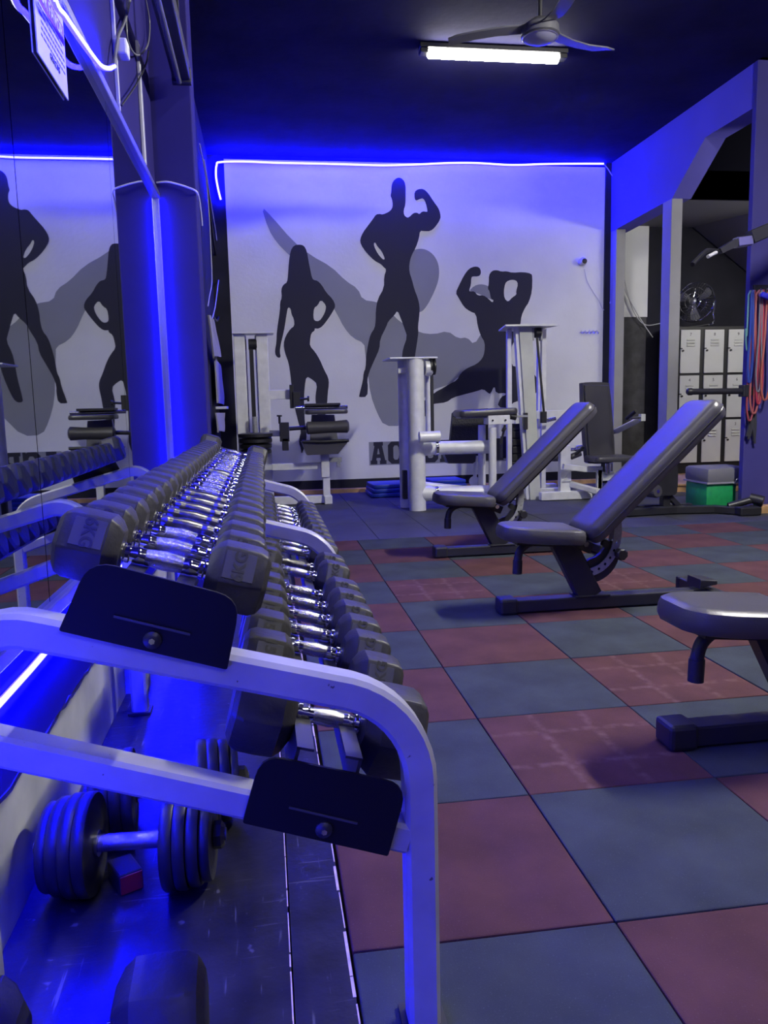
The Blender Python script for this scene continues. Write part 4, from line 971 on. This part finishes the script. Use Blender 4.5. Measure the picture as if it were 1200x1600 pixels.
part(D, 'roller_pad', vinyl, lambda m: (PT(m, [(857, 714, 7.66), (880, 714, 7.66)], .045), PT(m, [(892, 714, 7.6), (907, 708, 7.6)], .03)), True)
part(D, 'crank_arm', black_metal, lambda m: PT(m, [(893, 716, 7.6), (912, 698, 7.55)], .016), True)

# --- dark leg machine low at the right
Em = thing('low_black_machine', U(1040, 800, z=0), 'low black floor machine with a padded roller in front of the green block', 'gym machine')
part(Em, 'base_beam', black_metal, lambda m: m.rtube([Vector((2.97, 6.25, .035)), Vector((3.45, 6.28, .035)), Vector((3.78, 6.22, .035)), Vector((3.95, 6.02, .035))], .085, .062, (0, 0, 1), .006))
part(Em, 'rear_skid', black_metal, lambda m: m.rtube([Vector((3.02, 6.50, .03)), Vector((3.72, 6.50, .03))], .07, .05, (0, 0, 1), .006))
part(Em, 'foot', plastic, lambda m: (m.box((3.96, 6.02, .037), (.19, .11, .07), None, .01)))
part(Em, 'post', black_metal, lambda m: m.span((U(1037, 780, y=6.32).x, 6.32, .06), (U(1048, 780, y=6.32).x, 6.40, U(1040, 740, y=6.32).z), .006))
part(Em, 'brace', black_metal, lambda m: m.rtube([U(1046, 776, y=6.34), U(1068, 799, y=6.34)], .045, .05, (0, 1, 0), .005))
bq = smooth_poly([(1022, 742), (1034, 722), (1054, 722), (1058, 730), (1057, 768), (1052, 774), (1026, 774), (1022, 766)], 1)
part(Em, 'body', black_metal, lambda m: m.prism([(U(u, v, y=6.3).x, U(u, v, y=6.3).z) for u, v in bq], [], lambda a, b, t: Vector((a, 6.28+t, b)), .16))
part(Em, 'roller_pad', vinyl, lambda m: m.lathe(U(998, 765, y=6.35), U(1028, 768, y=6.12), [(0, .05), (.06, .055), (.94, .055), (1, .045)], 18), True)
part(Em, 'roller_cap', chrome, lambda m: m.cyl(U(1027.5, 768, y=6.125), U(1028.6, 768, y=6.115), .014, 12), True)
# green block with grey pad
G = thing('padded_block', U(1126, 790, z=.03), 'green block stool with a grey padded top beside the pillar', 'stool')
gx0, gx1 = U(1104, 770, y=6.42).x, U(1151, 770, y=6.42).x
gz1 = U(1125, 755, y=6.42).z; gz2 = U(1125, 731, y=6.42).z
part(G, 'block', green_mat, lambda m: m.span((gx0, 6.42, 0), (gx1, 6.78, gz1), .02), True)
part(G, 'pad', grey_pad, lambda m: m.span((gx0-.005, 6.40, gz1), (gx1+.13, 6.80, gz2), .03), True)
part(G, 'pad_seam', M('seam_grey', (.3, .3, .34), .5), lambda m: m.span((gx0-.008, 6.397, gz1-.004), (gx1+.01, 6.80, gz1+.010)))
part(G, 'handle', alu, lambda m: m.tube(curve3([U(1148, 756, y=6.39), U(1151, 750, y=6.38), U(1156, 747.5, y=6.38), U(1168, 747, y=6.38)], 5), .008, 8), True)
# floor lever with roller at the pillar foot
Lv = thing('foot_lever', U(1160, 790, z=0), 'black foot lever with an end roller beside the green block', 'gym machine')
part(Lv, 'bar', black_metal, lambda m: PT(m, [(1138, 791, 6.15), (1178, 780, 6.10)], .030), True)
part(Lv, 'end_roller', plastic, lambda m: PT(m, [(1172, 778, 6.12), (1193, 783, 6.05)], .042), True)
part(Lv, 'stand', black_metal, lambda m: m.span((U(1180, 785, y=6.1).x, 6.08, 0), (U(1188, 785, y=6.1).x, 6.13, U(1180, 785, y=6.1).z), .004))

# --- rig at the right pillar: arm high up, horizontal padded bar
rg = thing('pull_up_arm', (4.05, 5.7, 2.1), 'angled steel pull-up arm with a black handle reaching in from the right', 'gym equipment')
part(rg, 'beam', black_metal, lambda m: m.rtube([U(1171, 372, y=5.55), U(1215, 353, y=5.55), Vector((4.3, 5.55, 2.52))], .095, .10, (0, 1, 0), .006))
part(rg, 'wall_bracket', black_metal, lambda m: m.span((4.2, 5.50, 2.30), (4.75, 5.60, 2.62), .006))
part(rg, 'steel_sleeve', alu, lambda m: m.rtube([U(1150, 379, y=5.55), U(1172, 376, y=5.55)], .07, .08, (0, 1, 0), .006))
part(rg, 'blade', black_metal, lambda m: m.prism([(U(u, v, y=5.55).x, U(u, v, y=5.55).z) for u, v in [(1122, 389), (1145, 375), (1150, 374), (1150, 386), (1138, 391), (1126, 397)]], [], lambda a, b, t: Vector((a, 5.52+t, b)), .06))
part(rg, 'grip', plastic, lambda m: m.tube(curve3([U(1122, 393, y=5.55), U(1108, 391, y=5.5), U(1100, 395, y=5.4), U(1082, 413, y=5.3)], 5), .016, 10), True)
part(rg, 'grip_end', M('pale_rubber', (.5, .5, .55), .5), lambda m: PT(m, [(1106, 401, 5.45), (1119, 394.5, 5.5)], .013), True)
db_ = thing('dip_bar', (4.0, 6.2, 1.02), 'black padded horizontal bar sticking out from the right pillar', 'gym equipment')
part(db_, 'bar', black_metal, lambda m: m.cyl((3.50, 6.2, 1.032), (4.0, 6.2, 1.028), .026, 16), True)
part(db_, 'end_cap', plastic, lambda m: m.lathe((3.49, 6.2, 1.032), (3.53, 6.2, 1.032), [(0, .02), (.3, .03), (1, .03)], 16), True)
part(db_, 'flange', black_metal, lambda m: m.box((4.0, 6.2, 1.03), (.05, .08, .10), None, .006))
part(db_, 'bracket', black_metal, lambda m: m.span((3.98, 6.19, .99), (4.10, 6.242, 1.06), .004))
# resistance bands on a hook board
hk = thing('band_rack', (4.15, 6.2, 1.88), 'dark hook board on the right pillar holding resistance bands', 'rack')
part(hk, 'board', black_metal, lambda m: m.span((4.07, 6.215, 1.80), (4.5, 6.24, 1.90), .006))
for k in range(5): part(hk, 'hook', chrome, lambda m: m.tube(curve3([(4.09+k*.06, 6.22, 1.84), (4.09+k*.06, 6.17, 1.835), (4.09+k*.06, 6.15, 1.86)], 4), .006, 8), True)
cols = [('red', (.30, .05, .06)), ('coral', (.34, .10, .10)), ('grey', (.16, .16, .20)), ('blue', (.02, .05, .30)), ('crimson', (.35, .03, .06)), ('teal', (.10, .26, .26)), ('orange-red', (.36, .09, .07))]
spec = [('teal', 4.010, .03, 1.36, .007), ('red', 4.045, .035, .78, .008), ('coral', 4.075, .045, .84, .009), ('blue', 4.02, .022, 1.10, .010), ('crimson', 4.105, .03, .92, .010), ('grey', 4.09, .028, 1.02, .007), ('orange-red', 4.150, .045, .95, .009)]
cdict = dict(cols)
for k, (cn, x, w, zb, rr) in enumerate(spec):
    zt = 1.835; yy = 6.165-.008*k+.02
    pts = [(x-w*.3, yy, zt-.02), (x, yy-.004, zt), (x+w*.3, yy, zt-.02), (x+w*.62+.006*math.sin(k), yy-.006, zt-.35), (x+w*.9, yy-.006, zb+.18), (x+w*.5, yy-.006, zb+.03), (x, yy-.006, zb), (x-w*.5, yy-.006, zb+.03), (x-w*.9, yy-.006, zb+.18), (x-w*.5, yy-.006, zt-.35)]
    pc = [Vector(p) for p in pts]; cc = curve3(pc+[pc[0]], 5)[:-1]
    top(MB().tube(cc, rr, 8, True), 'resistance_band', M('band_'+cn, cdict[cn], .5), '%s rubber resistance band looped from the hooks on the right pillar' % cn, 'resistance band', 'resistance bands', True)
gl = MB()
for k in range(6):
    x = 4.055+.013*k; gl.tube(curve3([(x, 6.215, .86), (x+random.uniform(-.01, .01), 6.20, .74), (x+random.uniform(-.02, .02), 6.205, .62+random.uniform(-.04, .06))], 4), .012, 6)
top(gl, 'strap_bundle', cloth_dark, 'bunch of black straps hanging low on the right pillar', 'straps', None, True)
cap = MB().box((4.09, 6.085, 1.79), (.09, .04, .05), Matrix.Rotation(R(20), 3, 'Y'), .015).box((4.155, 6.085, 1.815), (.06, .05, .06), Matrix.Rotation(R(-15), 3, 'Y'), .015)
top(cap, 'blue_wrap', M('royal_blue_cloth', (.01, .01, .45), .7), 'royal blue wrap bunched over the band hooks', 'wrap', None, True)

# --- lockers
LY = 8.9; lx0, lx1, lz0, lz1 = 4.885, 5.80, .082, 1.80
lk = thing('locker_unit', ((lx0+lx1)/2, LY+.2, lz0), 'nine-door locker with grey doors and a black frame behind the post', 'locker')
part(lk, 'carcass', locker_body_mat, lambda m: m.span((lx0-.02, LY, lz0), (lx1+.03, LY+.45, lz1+.02), .004))
part(lk, 'plinth', locker_body_mat, lambda m: m.span((lx0-.02, LY-.005, lz0), (lx1+.03, LY+.01, lz0+.10)))
cw = (lx1-lx0)/3; rh = (lz1-lz0-.12)/3
for r_ in range(3):
    for c_ in range(3):
        x0 = lx0+cw*c_+.018; x1 = lx0+cw*(c_+1)-.040; z1 = lz1-.02-rh*r_; z0 = z1-rh+.028
        d = part(lk, 'locker_door', locker_door_mat, lambda m: m.span((x0, LY-.018, z0), (x1, LY-.001, z1), .003))
        def vents(m):
            for k in range(3):
                zc = z1-.115-k*.034; m.prism([(0, -.009), (.012, -.009), (.0, .009)], [], lambda a, b, t: Vector((x0+(x1-x0)*.30+t, LY-.018-a, zc+b)), (x1-x0)*.42)
        part(lk, 'vent_louvre', M('locker_louvre', (.62, .63, .60), .4), vents, False, d)
        part(lk, 'lock', black_metal, lambda m: (m.cyl((x0+.028, LY-.018, z0+(z1-z0)*.52), (x0+.028, LY-.032, z0+(z1-z0)*.52), .012, 10), m.box((x0+.005, LY-.022, z0+(z1-z0)*.57), (.03, .012, .012))), False, d)
        me = text_mesh(str(7+c_ - 3*r_ if r_ < 2 else 1+c_), .05, .0006, ink)
        o = mesh_obj('number', me, d); o.matrix_local = Matrix.Translation(Vector(((x0+x1)/2, LY-.0190, z1-.055))-parent_loc(lk)) @ Matrix.Rotation(R(90), 4, 'X')
# pedestal fan on the locker
fn = thing('desk_fan', U(1085, 511, y=9.1), 'round chrome cage fan standing on top of the lockers', 'fan')
fc = U(1086, 472, y=9.05); fn.location = (fc.x, fc.y, lz1+.02)
nv = Vector((-.80, -.58, .12)).normalized(); ua = nv.cross(Vector((0, 0, 1))).normalized(); ub = ua.cross(nv)
fr_ = .235
def ring(m, r, off, tr): m.tube([fc+nv*off+ua*(r*math.cos(t*math.pi/16))+ub*(r*math.sin(t*math.pi/16)) for t in range(32)], tr, 6, True)
part(fn, 'cage_ring', chrome, lambda m: (ring(m, fr_, 0, .008), ring(m, fr_*.7, .05, .003), ring(m, fr_*.4, .06, .003)), True)
part(fn, 'cage_wires', chrome, lambda m: [m.tube([fc+nv*.065+(ua*math.cos(t)+ub*math.sin(t))*.05, fc+nv*.055+(ua*math.cos(t)+ub*math.sin(t))*fr_*.6, fc+(ua*math.cos(t)+ub*math.sin(t))*fr_], .0018, 4) for t in [k*2*math.pi/40 for k in range(40)]])
part(fn, 'rear_cage', chrome, lambda m: [m.tube([fc-nv*.09+(ua*math.cos(t)+ub*math.sin(t))*.05, fc-nv*.07+(ua*math.cos(t)+ub*math.sin(t))*fr_*.6, fc+(ua*math.cos(t)+ub*math.sin(t))*fr_], .0018, 4) for t in [k*2*math.pi/24 for k in range(24)]])
part(fn, 'hub', alu, lambda m: m.lathe(fc+nv*.05, fc+nv*.075, [(0, .045), (.7, .042), (1, .02)], 18), True)
part(fn, 'motor', black_metal, lambda m: m.lathe(fc-nv*.02, fc-nv*.16, [(0, .05), (.2, .07), (.8, .065), (1, .03)], 18), True)
for k in range(3):
    t0 = k*2*math.pi/3+.5
    pts = [(math.cos(t0+a)*r, math.sin(t0+a)*r) for a, r in ((-.12, .04), (-.30, .14), (-.38, .22), (.15, .225), (.35, .16), (.2, .04))]
    part(fn, 'blade', M('fan_blade_grey', (.20, .20, .21), .4), lambda m: m.prism(smooth_poly(pts, 1), [], lambda a, b, t: fc+ua*a+ub*b+nv*(t+.25*(a*math.sin(t0)-b*math.cos(t0))*-.6), .004))
part(fn, 'stand', chrome, lambda m: m.tube(curve3([fc+ua*fr_*1.03, fc+ua*fr_*1.0-ub*.16, Vector((fc.x+ua.x*.2, fc.y+ua.y*.2, lz1+.046)), Vector((fc.x-ua.x*.2, fc.y-ua.y*.2, lz1+.046)), fc-ua*fr_*1.0-ub*.16, fc-ua*fr_*1.03], 6), .011, 8), True)

# --- ceiling fan
HZ = 3.34; hc = U(844, 58, z=HZ)
cf = thing('ceiling_fan', (hc.x, hc.y, HZ), 'dark three-blade ceiling fan in front of the lit tube', 'fan')
part(cf, 'rod', black_metal, lambda m: m.cyl((hc.x, hc.y, HZ+.08), (hc.x, hc.y, CEIL), .014, 12), True)
part(cf, 'canopy', black_metal, lambda m: m.lathe((hc.x, hc.y, CEIL-.07), (hc.x, hc.y, CEIL), [(0, .02), (.3, .05), (1, .06)], 18), True)
fanmat = M('fan_dark_lacquer', (.085, .085, .10), .4)
part(cf, 'motor', fanmat, lambda m: m.lathe((hc.x, hc.y, HZ-.01), (hc.x, hc.y, HZ+.11), [(0, .09), (.15, .125), (.6, .12), (1, .05)], 28), True)
part(cf, 'lens', M('frosted_lens', (.30, .30, .40), .35), lambda m: m.lathe((hc.x, hc.y, HZ-.035), (hc.x, hc.y, HZ-.005), [(0, .03), (.3, .08), (1, .112)], 28), True)
part(cf, 'lens_ring', alu, lambda m: m.tube([(hc.x+.114*math.cos(k*math.pi/16), hc.y+.114*math.sin(k*math.pi/16), HZ-.004) for k in range(32)], .005, 6, True), True)
for tgt, wf in (((696, 70), .42), ((926, 84), 1.1), ((905, -20), 1.0)):
    tip = U(tgt[0], tgt[1], z=HZ); d = tip-Vector((hc.x, hc.y, HZ)); d.z = 0; Lb = .60; d.normalize(); s_ = Vector((-d.y, d.x, 0))
    st = [(.07, .060, .02, 0), (.16, .062, .015, .03), (.28, .055, .012, .035), (.42, .056, .004, .02), (.54, .062, -.004, -.02), (.60, .035, -.01, -.055)]
    vs = []; fs = []
    for (x, w, z, sh_) in st:
        for sg, zz in ((-1, -.014), (1, .014)):
            for th in (0, .010): vs.append(Vector((hc.x, hc.y, HZ+.032))+d*x+s_*(sg*w*wf+sh_*wf)+Vector((0, 0, z+zz+th)))
    for i in range(len(st)-1):
        a0, b0 = i*4, (i+1)*4
        fs += [(a0, a0+2, b0+2, b0), (a0+1, b0+1, b0+3, a0+3), (a0, b0, b0+1, a0+1), (a0+2, a0+3, b0+3, b0+2)]
    fs += [(0, 1, 3, 2), (len(vs)-4, len(vs)-2, len(vs)-1, len(vs)-3)]
    part(cf, 'blade', fanmat, lambda m: m.add(vs, fs), True)

# --- small fittings on the mural wall
cm = thing('security_camera', U(910, 410, y=8.96), 'small white dome camera with a black face on the mural wall', 'camera')
cp_ = U(910, 409, y=8.95)
part(cm, 'housing', cable_white, lambda m: m.lathe((cp_.x, 8.99, cp_.z), (cp_.x, 8.90, cp_.z), [(0, .03), (.2, .042), (.7, .046), (1, .03)], 18), True)
part(cm, 'lens', plastic, lambda m: m.lathe((cp_.x+.006, 8.915, cp_.z), (cp_.x+.006, 8.893, cp_.z), [(0, .032), (.7, .030), (1, .018)], 16), True)
top(MB().tube(curve3([U(u, v, y=8.975) for u, v in [(913, 420), (917, 438), (926, 455), (936, 470), (943, 484), (955, 487), (963, 482), (964, 472)]], 5), .004, 6), 'cable', cable_white, 'thin white cable trailing from the camera to the plug', 'cable', 'mural wall cables', True)
pg = thing('plug', U(958, 468, y=8.95), 'white plug hanging on its cord on the dark pilaster', 'plug')
part(pg, 'body', cable_white, lambda m: (PB(m, 955, 462, 961, 471, 8.94, .03), PB(m, 954, 471, 963, 474, 8.94, .03)))
part(pg, 'cord', cable_white, lambda m: m.tube(curve3([U(u, v, y=8.955) for u, v in [(958, 462), (960, 440), (960, 420), (964, 408), (967, 408)]], 5), .005, 6), True)
top(MB().tube(curve3([U(u, v, y=8.955) for u, v in [(944, 257), (950, 264), (957, 275), (964, 279), (968, 288)]], 5), .005, 6), 'cable', cable_white, 'white lead from the end of the blue strip down the pilaster', 'cable', 'mural wall cables', True)
for k, pts in enumerate(([(972, 410), (976, 450), (990, 480), (1005, 505), (1020, 527)], [(974, 430), (984, 470), (995, 495), (1010, 508), (1033, 505)])):
    top(MB().tube(curve3([U(u, v, y=9.28 if k else 9.27) for u, v in pts], 5), .006, 6), 'cable', cable_white, ('slack white cable falling furthest down the white wall stub', 'slack white cable sweeping toward the post')[k], 'cable', 'bay cables', True)
hr = thing('hook_rail', U(920, 518, y=8.98), 'small wire hook rail on the mural wall below the camera', 'hooks')
part(hr, 'rail', alu, lambda m: PT(m, [(907, 519, 8.975), (935, 518, 8.975)], .006), True)
for u in (909, 915, 921, 927, 933): part(hr, 'hook', alu, lambda m: m.tube(curve3([U(u, 516, y=8.98), U(u, 519, y=8.95), U(u+2, 521, y=8.93), U(u+3, 519, y=8.92)], 4), .005, 6), True)
